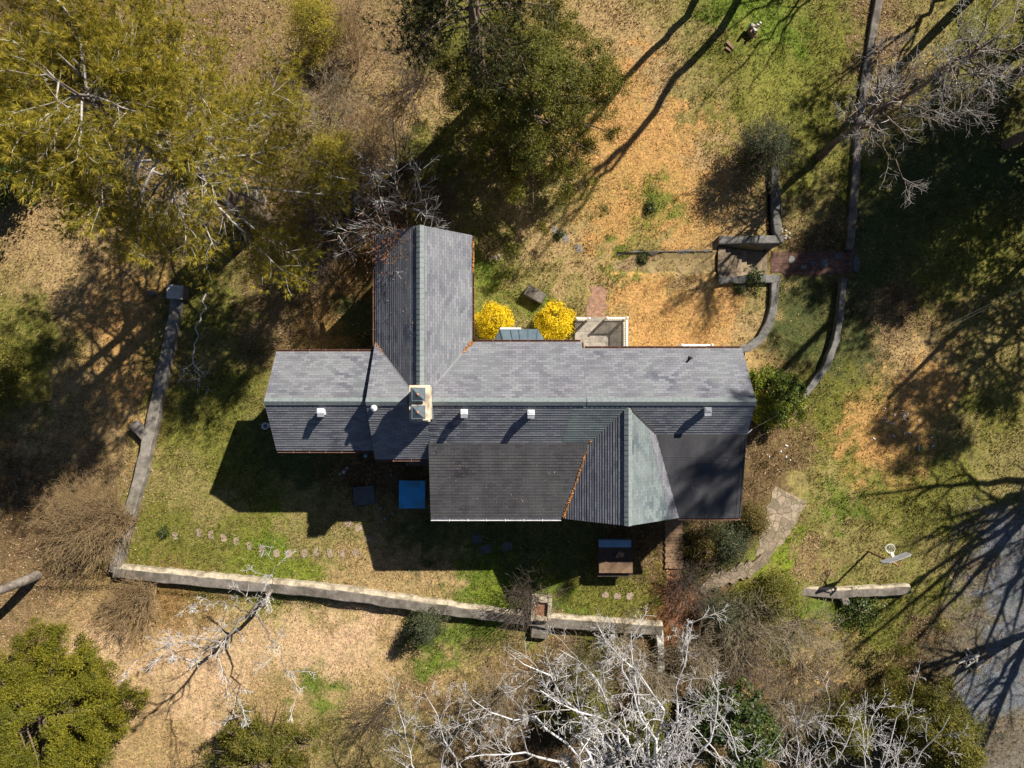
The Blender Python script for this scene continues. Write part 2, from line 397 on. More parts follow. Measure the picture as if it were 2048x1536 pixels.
#@@GROUND
# ---------------------------------------------------------------- ground colours: what grows or lies where; dg and some br paint in shade
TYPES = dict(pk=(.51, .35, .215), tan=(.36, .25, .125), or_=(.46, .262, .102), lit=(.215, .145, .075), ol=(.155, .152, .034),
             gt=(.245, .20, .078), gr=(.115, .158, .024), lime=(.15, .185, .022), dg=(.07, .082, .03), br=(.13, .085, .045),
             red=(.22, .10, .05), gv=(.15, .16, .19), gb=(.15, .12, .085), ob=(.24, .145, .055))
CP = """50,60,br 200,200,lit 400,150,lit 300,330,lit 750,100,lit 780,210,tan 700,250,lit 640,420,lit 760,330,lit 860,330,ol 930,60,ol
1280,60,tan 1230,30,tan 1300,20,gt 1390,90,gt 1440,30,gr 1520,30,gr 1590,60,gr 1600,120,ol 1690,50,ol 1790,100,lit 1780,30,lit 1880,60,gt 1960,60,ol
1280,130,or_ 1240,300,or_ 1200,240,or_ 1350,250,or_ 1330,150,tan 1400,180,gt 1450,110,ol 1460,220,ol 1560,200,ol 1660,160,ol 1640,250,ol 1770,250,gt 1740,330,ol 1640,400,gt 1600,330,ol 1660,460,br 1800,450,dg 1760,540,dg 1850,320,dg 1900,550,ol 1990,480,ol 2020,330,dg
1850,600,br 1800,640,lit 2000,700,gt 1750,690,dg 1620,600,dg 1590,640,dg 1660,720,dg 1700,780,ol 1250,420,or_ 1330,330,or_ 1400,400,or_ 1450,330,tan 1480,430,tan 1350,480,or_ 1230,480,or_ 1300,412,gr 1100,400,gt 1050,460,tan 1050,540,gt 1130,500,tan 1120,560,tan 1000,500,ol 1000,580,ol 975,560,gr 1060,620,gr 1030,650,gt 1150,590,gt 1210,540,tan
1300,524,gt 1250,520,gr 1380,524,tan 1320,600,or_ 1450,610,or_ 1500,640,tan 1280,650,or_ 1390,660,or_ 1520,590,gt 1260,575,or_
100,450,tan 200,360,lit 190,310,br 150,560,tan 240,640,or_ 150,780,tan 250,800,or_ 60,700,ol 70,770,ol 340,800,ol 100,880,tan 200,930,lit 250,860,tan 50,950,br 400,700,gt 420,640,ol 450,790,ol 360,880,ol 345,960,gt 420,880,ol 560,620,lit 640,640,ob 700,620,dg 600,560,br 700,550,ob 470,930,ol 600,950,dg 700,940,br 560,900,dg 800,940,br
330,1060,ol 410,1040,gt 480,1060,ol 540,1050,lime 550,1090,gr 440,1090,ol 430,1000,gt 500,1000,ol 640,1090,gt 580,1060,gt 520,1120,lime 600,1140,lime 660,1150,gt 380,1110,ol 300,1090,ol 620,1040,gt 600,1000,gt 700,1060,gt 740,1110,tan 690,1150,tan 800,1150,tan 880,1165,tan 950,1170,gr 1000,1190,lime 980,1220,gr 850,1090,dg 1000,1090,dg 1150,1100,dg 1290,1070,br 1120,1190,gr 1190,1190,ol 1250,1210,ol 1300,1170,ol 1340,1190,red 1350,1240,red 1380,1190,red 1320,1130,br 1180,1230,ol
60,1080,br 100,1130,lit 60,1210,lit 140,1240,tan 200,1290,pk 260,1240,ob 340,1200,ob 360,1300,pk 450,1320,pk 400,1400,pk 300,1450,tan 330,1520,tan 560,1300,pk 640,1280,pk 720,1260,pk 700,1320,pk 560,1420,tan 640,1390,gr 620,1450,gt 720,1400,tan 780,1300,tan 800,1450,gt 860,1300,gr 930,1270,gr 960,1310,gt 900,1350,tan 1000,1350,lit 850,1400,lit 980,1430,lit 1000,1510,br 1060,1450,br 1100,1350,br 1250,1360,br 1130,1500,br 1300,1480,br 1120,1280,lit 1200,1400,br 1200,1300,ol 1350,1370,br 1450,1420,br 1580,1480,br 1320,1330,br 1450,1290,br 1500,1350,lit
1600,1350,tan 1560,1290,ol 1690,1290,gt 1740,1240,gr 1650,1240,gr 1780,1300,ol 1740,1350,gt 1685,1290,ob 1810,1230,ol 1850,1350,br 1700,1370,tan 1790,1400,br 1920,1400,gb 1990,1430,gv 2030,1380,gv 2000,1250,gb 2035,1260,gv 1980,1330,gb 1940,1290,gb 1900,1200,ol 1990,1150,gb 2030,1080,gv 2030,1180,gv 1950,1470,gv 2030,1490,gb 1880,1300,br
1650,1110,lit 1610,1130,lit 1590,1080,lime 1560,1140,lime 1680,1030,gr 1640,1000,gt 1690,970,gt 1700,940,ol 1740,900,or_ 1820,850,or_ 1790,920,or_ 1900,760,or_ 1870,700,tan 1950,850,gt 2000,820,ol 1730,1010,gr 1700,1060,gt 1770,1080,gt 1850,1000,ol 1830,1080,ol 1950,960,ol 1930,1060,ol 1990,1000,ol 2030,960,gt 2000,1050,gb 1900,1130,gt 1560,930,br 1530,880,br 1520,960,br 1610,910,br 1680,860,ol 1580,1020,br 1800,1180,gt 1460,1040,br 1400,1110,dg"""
_cp = [c.split(',') for c in CP.split()]
CPX = np.array([[float(a), float(b)] for a, b, _ in _cp]); CPC = np.array([TYPES[t] for *_, t in _cp])
CPL = np.array([(3.0 if t == 'lit' else 1.2 if t in ('br', 'ob') else .35 if t in ('pk', 'tan') else .0 if t == 'or_' else .15) for *_, t in _cp])
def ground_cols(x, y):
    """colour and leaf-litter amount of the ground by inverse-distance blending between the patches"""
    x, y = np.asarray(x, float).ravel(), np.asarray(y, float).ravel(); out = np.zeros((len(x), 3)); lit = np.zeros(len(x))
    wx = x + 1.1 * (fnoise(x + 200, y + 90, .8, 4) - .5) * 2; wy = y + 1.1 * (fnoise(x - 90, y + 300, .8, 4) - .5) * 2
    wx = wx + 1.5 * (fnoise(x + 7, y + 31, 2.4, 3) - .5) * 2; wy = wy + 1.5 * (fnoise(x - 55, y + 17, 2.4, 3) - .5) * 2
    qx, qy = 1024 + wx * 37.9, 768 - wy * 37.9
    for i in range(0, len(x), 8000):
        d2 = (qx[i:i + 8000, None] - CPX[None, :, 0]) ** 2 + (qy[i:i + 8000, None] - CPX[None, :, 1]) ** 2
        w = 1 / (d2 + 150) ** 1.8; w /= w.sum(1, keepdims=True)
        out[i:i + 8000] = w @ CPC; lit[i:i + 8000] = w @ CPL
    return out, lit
def axis(lo, hi, step, far):
    a = list(np.arange(lo, hi + step / 2, step)); g = step; l, h = [], []
    p, q = lo, hi
    while q < far:
        g *= 1.35; q += g; p -= g; h.append(q); l.append(p)
    return np.array(l[::-1] + a + h)
gx, gy = axis(-30, 30, .16, 700), axis(-23, 23, .16, 700)
GX, GY = np.meshgrid(gx, gy); nx, ny = len(gx), len(gy)
gz = G(GX, GY)
me = bpy.data.meshes.new('ground')
nv = nx * ny
me.vertices.add(nv); me.vertices.foreach_set('co', np.stack([GX, GY, gz], -1).astype(np.float32).ravel())
ii, jj = np.meshgrid(np.arange(ny - 1), np.arange(nx - 1), indexing='ij'); b = (ii * nx + jj).ravel()
q = np.stack([b, b + 1, b + nx + 1, b + nx], -1).astype(np.int32)
me.loops.add(len(q) * 4); me.polygons.add(len(q)); me.loops.foreach_set('vertex_index', q.ravel())
me.polygons.foreach_set('loop_start', np.arange(0, len(q) * 4, 4, dtype=np.int32)); me.polygons.foreach_set('use_smooth', np.ones(len(q), bool))
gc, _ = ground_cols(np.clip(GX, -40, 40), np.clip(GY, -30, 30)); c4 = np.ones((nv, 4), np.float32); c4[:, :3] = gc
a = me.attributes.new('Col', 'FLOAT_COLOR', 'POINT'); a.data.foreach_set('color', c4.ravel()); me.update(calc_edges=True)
tag(new_obj('ground', me, M['ground']), None, None, kind='structure')

# grass blades and fallen leaves over it
BARE = [(1153, 630, 1258, 700), (1172, 575, 1212, 640), (1425, 480, 1565, 572), (1540, 498, 1715, 552), (1425, 470, 1570, 492), (1540, 340, 1568, 480), (1330, 1040, 1366, 1140), (795, 955, 855, 1020)]
def bare(px, py):
    k = np.zeros(len(px), bool)
    for x0, y0, x1, y1 in BARE: k |= (px > x0) & (px < x1) & (py > y0) & (py < y1)
    k |= (py < 1040) & (py > 700) & (px > 560) & (px < 1485) & ~((px < 860) & (py > 900))
    pth = np.array([(1595, 985), (1560, 1045), (1530, 1110), (1490, 1150), (1420, 1175)]); wd = np.array([42, 34, 24, 26, 26])
    for p0, p1, w in zip(pth[:-1], pth[1:], wd):
        d = p1 - p0; t = np.clip(((px - p0[0]) * d[0] + (py - p0[1]) * d[1]) / (d @ d), 0, 1)
        k |= np.hypot(px - p0[0] - t * d[0], py - p0[1] - t * d[1]) < w
    return k
def blades():
    r = np.random.RandomState(11); n = 640000
    x, y = r.uniform(-29.5, 29.5, n), r.uniform(-22, 22, n)
    keep = r.rand(n) < .25 + .9 * smooth((fnoise(x + 40, y + 80, 1.7, 3) - .38) / .3)
    px, py = 1024 + x * 37.9, 768 - y * 37.9; keep &= ~bare(px, py); x, y = x[keep], y[keep]; n = len(x)
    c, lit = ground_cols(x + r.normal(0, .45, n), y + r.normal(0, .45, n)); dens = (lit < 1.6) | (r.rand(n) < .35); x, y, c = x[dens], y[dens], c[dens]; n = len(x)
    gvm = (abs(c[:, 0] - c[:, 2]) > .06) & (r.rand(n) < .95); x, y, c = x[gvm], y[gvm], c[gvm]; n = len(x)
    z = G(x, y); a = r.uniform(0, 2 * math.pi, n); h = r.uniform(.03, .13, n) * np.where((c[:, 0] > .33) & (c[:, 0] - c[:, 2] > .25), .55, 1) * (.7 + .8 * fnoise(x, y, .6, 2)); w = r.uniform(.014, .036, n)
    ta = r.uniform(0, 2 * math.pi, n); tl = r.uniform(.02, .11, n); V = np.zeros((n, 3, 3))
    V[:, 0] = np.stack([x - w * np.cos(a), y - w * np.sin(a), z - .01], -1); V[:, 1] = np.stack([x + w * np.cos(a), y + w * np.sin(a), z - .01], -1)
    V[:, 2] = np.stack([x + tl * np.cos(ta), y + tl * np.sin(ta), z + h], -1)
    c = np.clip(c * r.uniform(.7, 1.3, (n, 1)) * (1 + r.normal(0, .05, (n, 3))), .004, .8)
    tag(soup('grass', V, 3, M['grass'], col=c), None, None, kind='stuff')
    n = 260000; x, y = r.uniform(-29.5, 29.5, n), r.uniform(-22, 22, n)
    px, py = 1024 + x * 37.9, 768 - y * 37.9; k = ~bare(px, py); x, y = x[k], y[k]; c, lit = ground_cols(x, y)
    k = r.rand(len(x)) < lit / 3 * (.25 + smooth((fnoise(x, y, 1.1, 3) - .35) / .3)); x, y = x[k], y[k]; n = len(x)
    tag(leafquads('fallen_leaves', np.stack([x, y, G(x, y) + r.uniform(.01, .05, n)], -1), r, .043, .028, M['litter'], up=1.0, flat=.6), None, None, kind='stuff')
def leafquads(name, P, r, L, Wd, mat, parent=None, up=.3, flat=.9, tint=None, out=None, centre=None):
    """rhombic leaves at P: normals biased upwards and outwards"""
    n = len(P); nr = r.normal(0, 1, (n, 3)) * flat; nr[:, 2] += up
    if centre is not None:
        o = P - np.asarray(centre); nr += (out or .6) * o / (np.linalg.norm(o, axis=1, keepdims=True) + 1e-6)
    nr /= np.linalg.norm(nr, axis=1, keepdims=True) + 1e-9
    t = np.cross(nr, r.normal(0, 1, (n, 3))); t /= np.linalg.norm(t, axis=1, keepdims=True) + 1e-9; b = np.cross(nr, t)
    s = r.uniform(.6, 1.35, (n, 1)); V = np.zeros((n, 4, 3))
    V[:, 0] = P - t * L * s; V[:, 1] = P + b * Wd * s; V[:, 2] = P + t * L * s; V[:, 3] = P - b * Wd * s
    return soup(name, V, 4, mat, parent, tint=r.rand(n) if tint is None else np.clip(tint, 0, 1))
blades()
def tussocks():
    r = np.random.RandomState(19); n = 5200; x, y = r.uniform(-29, 29, n), r.uniform(-21.5, 21.5, n); c, lit = ground_cols(x, y); px, py = 1024 + x * 37.9, 768 - y * 37.9
    k = ~bare(px, py) & (fnoise(x + 15, y + 4, .9, 3) > .44) & (c[:, 0] < .33) & (abs(c[:, 0] - c[:, 2]) > .06); x, y, c = x[k], y[k], c[k]; n = len(x); m = 18
    s_ = r.uniform(.5, 1.3, n); X, Y, S = np.repeat(x, m), np.repeat(y, m), np.repeat(s_, m); a = r.uniform(0, 2 * math.pi, n * m); q = r.uniform(0, .09, n * m) * S; X2, Y2 = X + q * np.cos(a), Y + q * np.sin(a); Z = G(X2, Y2)
    h = r.uniform(.07, .19, n * m) * S; b = a + r.normal(0, .6, n * m); tl = r.uniform(.03, .16, n * m) * S; w = .012; V = np.zeros((n * m, 3, 3))
    V[:, 0] = np.stack([X2 - w * np.sin(b), Y2 + w * np.cos(b), Z - .01], -1); V[:, 1] = np.stack([X2 + w * np.sin(b), Y2 - w * np.cos(b), Z - .01], -1); V[:, 2] = np.stack([X2 + tl * np.cos(b), Y2 + tl * np.sin(b), Z + h], -1)
    cc = np.repeat(c * r.uniform(.55, 1.25, (n, 1)) * np.where(r.rand(n, 1) < .5, np.array([[.8, 1.08, .7]]), np.array([[1.25, 1.1, 1.0]])), m, 0) * r.uniform(.7, 1.3, (n * m, 1))
    tag(soup('grass', V, 3, M['grass'], col=np.clip(cc, .004, .7)), None, None, kind='stuff')
    n = 2600; x, y = r.uniform(-29, 29, n), r.uniform(-21.5, 21.5, n); c, lit = ground_cols(x, y); k = ~bare(1024 + x * 37.9, 768 - y * 37.9) & (r.rand(n) < .12 + lit / 3); x, y = x[k], y[k]; n = len(x)
    a = r.uniform(0, 2 * math.pi, n); L = r.uniform(.08, .45, n); w = r.uniform(.005, .014, n); z = G(x, y) + .05; d = np.stack([np.cos(a), np.sin(a)], -1); e = np.stack([-np.sin(a), np.cos(a)], -1); P = np.stack([x, y], -1); V = np.zeros((n, 4, 3)); V[:, :, 2] = z[:, None]
    for i, (f, g_) in enumerate(((-1, -1), (1, -.5), (1, .5), (-1, 1))): V[:, i, :2] = P + d * (f * L / 2)[:, None] + e * (g_ * w)[:, None]
    V[:, 1:3, 2] += r.uniform(-.02, .08, n)[:, None]
    tag(soup('fallen_twigs', V, 4, M['litter'], tint=r.rand(n)), None, None, kind='stuff')
tussocks()
#@@HOUSE
# ---------------------------------------------------------------- house
house = thing('house', 'L-shaped cream house with grey shingle roofs and a tall stucco chimney on the terrace', 'house', (0, -.8, 0))
class Plane:
    def __init__(s, x0, y0, z0, gx, gy): s.a = (x0, y0, z0, gx, gy)
    def __call__(s, x, y): x0, y0, z0, gx, gy = s.a; return z0 + gx * (x - x0) + gy * (y - y0)
def clip(poly, n, c):
    out = []
    for i in range(len(poly)):
        p, q = np.array(poly[i - 1], float), np.array(poly[i], float); a, b_ = p @ n - c, q @ n - c
        if (a >= 0) != (b_ >= 0): out.append(p + (q - p) * a / (a - b_))
        if b_ >= 0: out.append(q)
    return out
def slope(poly, pl, mat, parent, row=.135, th=.02, name='roof_slope', lift=0.0):
    """a shingled roof slope: every course is a real strip lying over the one below, on a solid deck"""
    x0, y0, z0, gx, gy = pl.a; g = math.hypot(gx, gy); u = np.array([gx, gy]) / g; v = np.array([-u[1], u[0]]); cp = math.cos(math.atan(g))
    dt = row * cp; ts = [np.array(p) @ u for p in poly]; t0, t1 = min(ts), max(ts); V, F, UV = [], [], []; r = random.Random(len(poly) + int(t0 * 10))
    def addf(pts, uvs):
        b0 = len(V); V.extend(pts); F.append(list(range(b0, b0 + len(pts)))); UV.extend(uvs)
    k = 0; t = t0
    while t < t1 - 1e-6:
        s = clip(clip(poly, u, t), -u, -(t + dt))
        if len(s) >= 3:
            tk = th * r.uniform(.8, 1.2); zt = lambda p: pl(p[0], p[1]) + lift + tk * (1 - (p @ u - t) / dt)
            uv = lambda p, e=0: (p @ v, (p @ u - t0) / cp * 1.0 + e)
            addf([(p[0], p[1], zt(p)) for p in s], [uv(p, .0005) for p in s])
            low = [p for p in s if abs(p @ u - t) < 1e-6]
            if len(low) == 2:
                a, b_ = sorted(low, key=lambda p: -(p @ v)); e = pl(a[0], a[1]) + lift; e2 = pl(b_[0], b_[1]) + lift
                addf([(a[0], a[1], e - .004), (b_[0], b_[1], e2 - .004), (b_[0], b_[1], zt(b_)), (a[0], a[1], zt(a))], [uv(a), uv(b_), uv(b_), uv(a)])
        t += dt; k += 1
    o = solid(name, V, F, mat, parent, uv=UV)
    d = MB(); d.prism(poly, [pl(*p) + lift - .13 for p in poly], [pl(*p) + lift - .006 for p in poly]); d.build('roof_deck', M['wood_dark'], o)
    return o

yr = -.77
RM = 6.38
pN, pS = Plane(0, yr, RM, 0, -.753), Plane(0, yr, RM, 0, .753)
xN = -3.99; zE = pN(0, 1.95)
pNL, pNR = Plane(xN, 0, RM, (RM - zE) / (xN + 6.35), 0), Plane(xN, 0, RM, -(RM - zE) / (-1.856 - xN), 0)
slope([(-6.35, yr), (xN, yr), (-6.35, 1.95)], pN, M['shingle'], house)
slope([(xN, yr), (3.22, yr), (3.22, 1.95), (-1.856, 1.95)], pN, M['shingle'], house)
slope([(3.225, yr), (10.6, yr), (10.6, 1.64), (3.225, 1.64)], pN, M['shingle'], house, lift=-.012)
slope([(-6.35, 1.95), (xN, yr), (xN, 6.9), (-6.35, 6.9)], pNL, M['shingle'], house, th=.022)
slope([(xN, yr), (-1.856, 1.95), (-1.856, 6.9), (xN, 6.9)], pNR, M['shingle'], house)
slope([(-6.35, yr), (-6.35, -3.48), (-3.73, -3.48), (-3.73, yr)], pS, M['shingle'], house, th=.022)
slope([(-3.725, yr), (-3.725, -2.67), (2.25, -2.67), (2.75, yr)], pS, M['shingle'], house, th=.022)
slope([(2.755, yr), (2.255, -2.67), (3.5, -2.67), (5.08, -1.01), (5.08, yr)], pS, M['shingle_teal'], house, th=.022)
slope([(5.085, yr), (5.085, -.93), (6.49, -2.27), (10.6, -2.27), (10.6, yr)], pS, M['shingle'], house, th=.022)
zb, ze = pS(0, -2.67), 4.05
pSh = Plane(0, -2.67, zb + .01, 0, (zb - ze) / 3.63)
slope([(-3.80, -2.60), (-3.80, -6.3), (2.37, -6.3), (3.52, -2.60)], pSh, M['shingle_shed'], house, row=.15, th=.018)
zb2, ze2 = pS(0, -2.27), 4.40
pGL, pGR = Plane(5.08, 0, 6.2, .80, 0), Plane(5.08, 0, 6.2, -.68, 0)
slope([(5.08, -1.01), (3.5, -2.67), (2.37, -6.3), (5.08, -6.2)], pGL, M['shingle'], house, th=.022)
slope([(5.085, -1.01), (5.085, -6.2), (7.25, -6.2), (6.05, -1.88)], pGR, M['shingle_teal'], house)
slope([(6.055, -1.88), (7.255, -6.2), (7.73, -6.2), (6.49, -2.27)], pGR, M['shingle'], house, lift=.008)
# low roof of rolled roofing with a lap seam
lr = MB(); pLo = Plane(0, -2.27, zb2 + .01, 0, (zb2 - ze2) / 3.93)
P4 = [(6.47, -2.22), (7.68, -6.2), (10.58, -6.2), (10.58, -2.22)]
lr.prism(P4, [pLo(*p) - .13 for p in P4], [pLo(*p) + .008 for p in P4])
low = lr.build('low_roof', M['rolled'], house)
sm_ = MB()
for y, w in ((-3.30, .03), (-3.42, .02), (-6.06, .05)):
    sm_.bar((6.80 if y > -5 else 7.65, y, pLo(0, y) + .012), (10.55, y, pLo(0, y) + .012), w, .016)
sm_.bar((10.36, -2.3, pLo(0, -2.3) + .012), (10.36, -6.18, pLo(0, -6.18) + .012), .03, .016)
sm_.bar((10.54, -2.3, pLo(0, -2.3) + .012), (10.54, -6.18, pLo(0, -6.18) + .012), .05, .03)
sm_.build('lap_seam', M['rolled'], low)
# left wing
LW = 5.80
pWN, pWS = Plane(0, yr, LW, 0, -.69), Plane(0, yr, LW, 0, .69)
slope([(-10.97, yr), (-6.10, yr), (-6.10, 1.51), (-10.97, 1.51)], pWN, M['shingle'], house)
slope([(-10.97, yr), (-10.97, -3.10), (-6.10, -3.10), (-6.10, yr)], pWS, M['shingle'], house, th=.022)

def ridge(a, b, w=.17, drop=.75, tilt=(1, 1)):
    """ridge cap: overlapping saddle shingles along a ridge"""
    a, b = np.array(a, float), np.array(b, float); d = b - a; L = np.linalg.norm(d); d /= L; s = np.array([-d[1], d[0], 0]); n = max(1, int(L / .22)); m = MB(); r = random.Random(int(L * 100))
    for i in range(n):
        p, q = a + d * L * i / n, a + d * L * min(1, (i + 1.25) / n); h0, h1 = .030, .045 + r.uniform(0, .006)
        vs = [p + s * w * tilt[0] + (0, 0, h0 - w * drop), p + (0, 0, h0), p - s * w * tilt[1] + (0, 0, h0 - w * drop), q + s * w * tilt[0] + (0, 0, h1 - w * drop), q + (0, 0, h1), q - s * w * tilt[1] + (0, 0, h1 - w * drop)]
        vs2 = [v_ - np.array((0, 0, .02)) for v_ in vs]
        m.add(vs + vs2, [(0, 1, 4, 3), (1, 2, 5, 4), (3, 4, 10, 9), (4, 5, 11, 10), (0, 3, 9, 6), (5, 2, 8, 11), (1, 0, 6, 7), (2, 1, 7, 8)])
    return m.build('ridge_cap', M['ridge'], house)
ridge((-10.97, yr, LW + .02), (-6.12, yr, LW + .02), drop=.7)
ridge((-6.35, yr, RM + .02), (-4.55, yr, RM + .02)); ridge((-3.5, yr, RM + .02), (3.22, yr, RM + .02)); ridge((3.26, yr, RM + .012), (10.6, yr, RM + .012))
ridge((xN, 6.9, RM + .02), (xN, -.05, RM + .02), w=.17, drop=.8)
ridge((5.08, -1.05, 6.22), (5.08, -6.2, 6.22), w=.17, drop=.74)
def strip(name, pts, w, h, mat, parent=house, jit=0.0):
    m = MB()
    for p, q_ in zip(pts[:-1], pts[1:]): m.bar(p, q_, w, h)
    return m.build(name, mat, parent)
strip('valley', [(-6.3, 1.9, pN(0, 1.9) + .012), (xN - .1, yr + .1, pN(0, yr + .1) + .012)], .12, .03, M['valley'])
strip('valley', [(-1.9, 1.9, pN(0, 1.9) + .012), (xN + .1, yr + .1, pN(0, yr + .1) + .012)], .12, .03, M['valley'])
strip('valley', [(5.2, -1.05, pS(0, -1.05) + .012), (6.46, -2.25, pS(0, -2.25) + .012)], .10, .03, M['iron'])
strip('roof_flashing', [(-3.3, -.5, pN(0, -.5) + .01), (-3.3, -1.1, pS(0, -1.1) + .01)], .16, .03, M['valley'])

def gutter(a, b, side, mat, parent=house):
    """open box gutter hung below an eave; side = outward plan direction"""
    a, b, s = np.array(a, float), np.array(b, float), np.array([*side, 0.0]); m = MB(); z = np.array([0, 0, 1.0])
    prof = [s * .0 + z * .02, s * .0 - z * .10, s * .085 - z * .10, s * .095 + z * .01, s * .083 + z * .01, s * .073 - z * .08, s * .015 - z * .08, s * .015 + z * .02]; n = len(prof)
    m.add([a + p for p in prof] + [b + p for p in prof], [(i, (i + 1) % n, n + (i + 1) % n, n + i) for i in range(n)] + [tuple(range(n))[::-1], tuple(range(n, 2 * n))])
    L = np.linalg.norm(b - a)
    for i in range(1, int(L / .9) + 1): p = a + (b - a) * i / (int(L / .9) + 1); m.bar(p + z * .015, p + s * .115 + z * .015, .025, .012)
    return m.build('gutter', mat, parent)
gutter((-10.95, 1.52, pWN(0, 1.51) - .03), (-6.40, 1.52, pWN(0, 1.51) - .03), (0, 1), M['copper'])
gutter((-10.95, -3.11, pWS(0, -3.1) - .03), (-6.42, -3.11, pWS(0, -3.1) - .03), (0, -1), M['copper'])
gutter((-6.36, 1.65, zE - .03), (-6.36, 6.88, zE - .03), (-1, 0), M['copper'])
gutter((-1.846, 2.10, zE - .03), (-1.846, 6.88, zE - .03), (1, 0), M['copper'])
gutter((-1.70, 1.96, zE - .03), (3.2, 1.96, zE - .03), (0, 1), M['copper'])
gutter((3.36, 1.65, pN(0, 1.64) - .04), (10.58, 1.65, pN(0, 1.64) - .04), (0, 1), M['copper'])
gutter((3.23, 1.66, pN(0, 1.72) - .05), (3.23, 1.94, pN(0, 1.94) - .04), (1, 0), M['copper'])
gutter((-6.33, -3.49, pS(0, -3.48) - .03), (-3.84, -3.49, pS(0, -3.48) - .03), (0, -1), M['copper'])
gutter((-3.80, -6.31, ze - .02), (2.3, -6.31, ze - .02), (0, -1), M['gutter_white'])
gutter((7.70, -6.21, ze2 - .03), (10.58, -6.21, ze2 - .03), (0, -1), M['copper'])

# walls (closed footprint, tops follow the roofs), windows and doors
wl = MB()
FPW = [(-10.6, -2.75, pWS(0, -2.75)), (-6.02, -2.75, pWS(0, -2.75)), (-6.0, -2.76, pS(0, -2.76)), (-6.0, -3.1, pS(0, -3.1)), (-3.4, -3.1, 4.5), (-3.4, -5.95, 4.1), (2.7, -5.95, pSh(0, -5.95)), (5.08, -5.95, 6.1), (7.3, -5.95, 4.6), (10.25, -5.95, pLo(0, -5.95)), (10.25, -2.27, zb2), (10.25, yr, RM), (10.25, 1.3, pN(0, 1.3)), (2.85, 1.3, pN(0, 1.3)), (2.85, 1.6, pN(0, 1.6)), (-2.2, 1.6, pN(0, 1.6)), (-2.2, 6.55, pNR(-2.2, 0)), (xN, 6.55, RM), (-6.0, 6.55, pNL(-6.0, 0)), (-6.0, 1.2, pN(0, 1.3)), (-6.02, 1.15, pWN(0, 1.15)), (-10.6, 1.15, pWN(0, 1.15)), (-10.6, yr, LW)]
n = len(FPW); wl.add([(x, y, -.4) for x, y, z in FPW] + [(x, y, z - .16) for x, y, z in FPW], [(i, (i + 1) % n, n + (i + 1) % n, n + i) for i in range(n)])
wl.add([(-6.0, y, z) for y, z in ((-2.8, 3.5), (1.25, 3.5), (1.25, pN(0, 1.25) - .16), (yr, RM - .16), (-2.8, pS(0, -2.8) - .16))], [(0, 1, 2, 3, 4)])
wl.build('wall', M['wall'], house)
def window(c, w, h, nrm, name='window'):
    c = np.array(c, float); nx_, ny_ = nrm; t = np.array([-ny_, nx_, 0.0]); nn = np.array([nx_, ny_, 0.0]); up = np.array([0, 0, 1.0]); m = MB()
    f = solid(name, [c - t * w / 2 - up * h / 2 + nn * .015, c + t * w / 2 - up * h / 2 + nn * .015, c + t * w / 2 + up * h / 2 + nn * .015, c - t * w / 2 + up * h / 2 + nn * .015], [(0, 1, 2, 3)], M['window'], house)
    for s in (-1, 1): m.bar(c + t * s * w / 2 - up * h / 2 + nn * .02, c + t * s * w / 2 + up * h / 2 + nn * .02, .09, .07); m.bar(c - t * (w / 2 - .046) + up * s * h / 2 + nn * .02, c + t * (w / 2 - .046) + up * s * h / 2 + nn * .02, .068, .088)
    if name == 'window': m.bar(c - t * (w / 2 - .05) + nn * .025, c + t * (w / 2 - .05) + nn * .025, .05, .05)
    m.build('frame', M['trim'], f)
for c, w, h, nr in (((-9.2, 1.15, 2.0), 1.0, 1.5, (0, 1)), ((-7.5, 1.15, 2.0), 1.0, 1.5, (0, 1)), ((-2.2, 4.3, 2.0), 1.0, 1.5, (1, 0)), ((-4.0, 6.55, 2.0), 1.2, 1.5, (0, 1)), ((-6.0, 4.3, 2.0), 1.0, 1.5, (-1, 0)), ((6.2, 1.3, 2.0), 1.1, 1.5, (0, 1)), ((9.0, 1.3, 1.9), 1.5, 1.5, (0, 1)), ((-10.6, -.8, 2.0), 1.0, 1.5, (-1, 0)), ((-8.5, -2.75, 2.0), 1.2, 1.4, (0, -1)), ((10.25, -.8, 2.0), 1.1, 1.5, (1, 0)), ((10.25, -4.2, 2.0), 1.5, 1.5, (1, 0)), ((-1.5, -5.95, 2.0), 1.4, 1.5, (0, -1)), ((1.0, -5.95, 2.0), 1.4, 1.5, (0, -1)), ((5.08, -5.95, 2.0), 1.6, 1.6, (0, -1))):
    window(c, w, h, nr)
window((4.4, 1.3, 1.15), 1.0, 2.05, (0, 1), 'door'); window((-4.9, -3.1, 1.1), .95, 2.05, (0, -1), 'door'); window((8.6, -5.95, 1.05), 1.0, 2.05, (0, -1), 'door')
